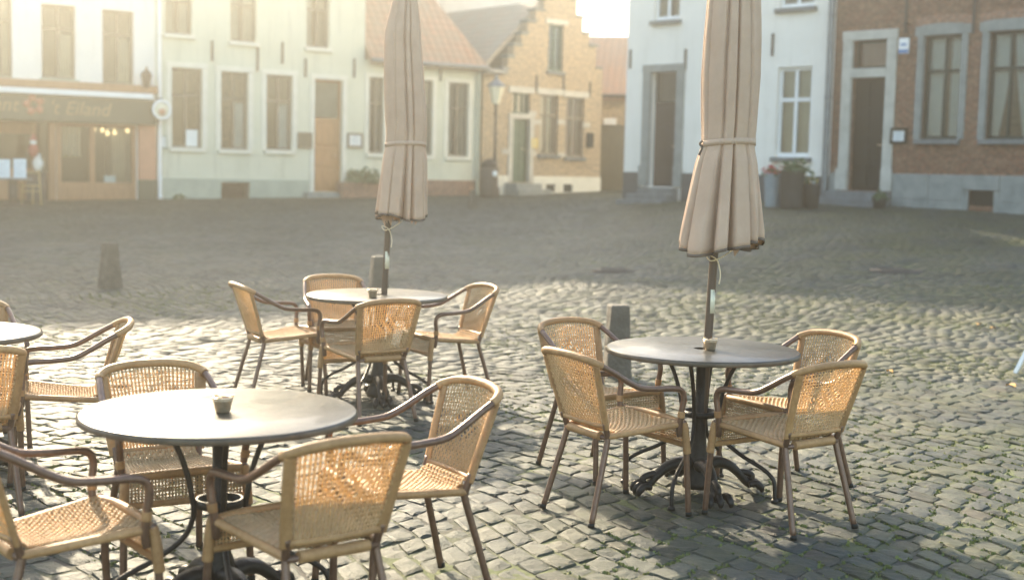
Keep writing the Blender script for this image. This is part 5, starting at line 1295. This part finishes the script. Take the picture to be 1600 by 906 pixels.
def build_terrace():
    make_table('cafe_table', .967, 6.530, 'round dark granite table on wrought iron legs under the right parasol', True, math.radians(-26))
    make_table('cafe_table', -.930, 8.962, 'round table furthest back, under the left parasol', True, math.radians(-12))
    make_table('cafe_table', -1.027, 4.573, 'large gleaming round table in front without a parasol', False, math.radians(20))
    make_table('cafe_table', -2.870, 6.500, 'round table cut off by the left edge of the photo', False, math.radians(10))
    make_parasol(.967, 6.530, 'closed tan parasol standing through the dark right table', (.034, .0), .035, 1.0, 4, 1.768, [.212, .204, .177, .149, .129, .131, .138, .143, .138, .124, .084, .03], 1.265)
    make_parasol(-.915, 8.962, 'closed pale parasol standing through the far left table', (.045, .0), .085, .88, 13, 1.768, [.181, .175, .162, .147, .135, .136, .140, .138, .132, .119, .082, .03], 1.295)
    for (x, y, lab) in ((-1.027, 4.573, 'empty iron parasol stand under the gleaming front table'), (-2.870, 6.500, 'iron parasol stand under the table cut by left edge')):
        o = empty('parasol_stand', (x, y, .003), .5); claw_base(o, .70, math.radians(12)); tag(o, lab, 'parasol stand')
    make_ashtray(1109.5, 546.5, 0, 'small steel ashtray on the dark right table before the pole')
    make_ashtray(348, 644, 0, 'small steel ashtray on the gleaming front table')
    make_ashtray(582, 464.5, 0, 'small steel ashtray on the far table under the left parasol')
    make_bollard((-5.117, 16.535, float(G(-5.117, 16.535))), .565, .155, .25, math.radians(48), 'tapered stone bollard alone on the left of the square', 1)
    make_bollard((.849, 10.29, 0), .565, .157, .215, math.radians(8), 'tapered stone bollard just behind the dark right table', 2)
    make_bollard((-1.55, 15.1, float(G(-1.55, 15.1))), .565, .155, .24, math.radians(20), 'tapered stone bollard behind the far table and left parasol', 3)
    c = on_ground(738, 326); make_bollard(c, .46, .15, .20, .3, 'small stone bollard in front of the cottage and street lamp', 4)
    # iron manhole covers
    for px, py, r, lab in ((963, 423, .36, 'round iron manhole cover on the square left of the right parasol'), (1400, 423, .36, 'round iron manhole cover in the shade on the right')):
        c = on_ground(px, py); mb = MB(); mb.lathe([(0, .016), (r * .86, .016), (r * .86, .012), (r * .9, .012), (r * .9, .018), (r, .018), (r, -.03)], 40)
        for a in range(6):
            x = r * .8; mb.box(-x * .8, x * .8, (a - 2.5) * r * .24 - .012, (a - 2.5) * r * .24 + .012, .0155, .021)
        o = mb.build('manhole_cover', MT['iron_rust'], loc=c); tag(o, lab, 'manhole cover')
    # white trestle at the right edge
    c = on_ground(1586, 583); o = empty('trestle', c, .1)
    for sx in (0, 1):
        for sy in (0, 1):
            mb = MB(); x0 = 0 if sx == 0 else .95; mb.tube([(x0, sy * -.7, 0), (.475 + (-.03 if sx == 0 else .03), sy * -.7, .92)], .022, 4, smooth=False); mb.build('leg', MT['white_stick'], o)
    mb = MB(); mb.bbox(.42, .53, -.76, .06, .90, .95, .006); mb.build('top_bar', MT['white_stick'], o); mb = MB(); mb.box(.16, .79, -.004, .02, .36, .42); mb.build('crosspiece', MT['white_stick'], o)
    tag(o, 'slanted white leg of a trestle cut off by the right edge', 'trestle')
    for px, py, sz in ((1529, 510, .05), (1551, 516, .045), (1579, 607, .055), (1390, 585, .04)):
        c = on_ground(px, py); a = random.uniform(0, 6.28); mb = MB(); v = []; n = 7
        for i in range(n):
            t = i / (n - 1); wv = sz * .55 * math.sin(math.pi * t) ** .8; z = .012 + .018 * math.sin(t * 3.3) ; v += [(sz * (2 * t - 1), -wv, z + .012), (sz * (2 * t - 1), 0, z), (sz * (2 * t - 1), wv, z + .010)]
        f = [(3 * i + j, 3 * i + 3 + j, 3 * i + 4 + j, 3 * i + 1 + j) for i in range(n - 1) for j in (0, 1)]
        mb.add(v, f, True); o = mb.build('fallen_leaf', MT['leaf_fall'], loc=c); o.rotation_euler.z = a; tag(o, 'small orange leaf lying on the cobblestones', 'leaf', 'fallen leaves')

def build_haze():
    mb = MB(); mb.box(-102, 102, -42, 132, -1.3, 27); o = mb.build('haze', None)
    m = bpy.data.materials.new('sunlit haze'); m.use_nodes = True; nt = m.node_tree
    for n in list(nt.nodes):
        if n.type != 'OUTPUT_MATERIAL': nt.nodes.remove(n)
    v = nd(nt, 'ShaderNodeVolumePrincipled', Density=HAZE_DENSITY, Anisotropy=HAZE_G); v.inputs['Color'].default_value = (1.0, .96, .84, 1)
    nt.links.new(v.outputs[0], nt.nodes['Material Output'].inputs['Volume']); o.data.materials.append(m)
    tag(o, 'warm sunlit haze over the square', 'haze', kind='stuff')

build_ground()
build_setts()
build_houses()
build_chairs()
build_terrace()
build_haze()
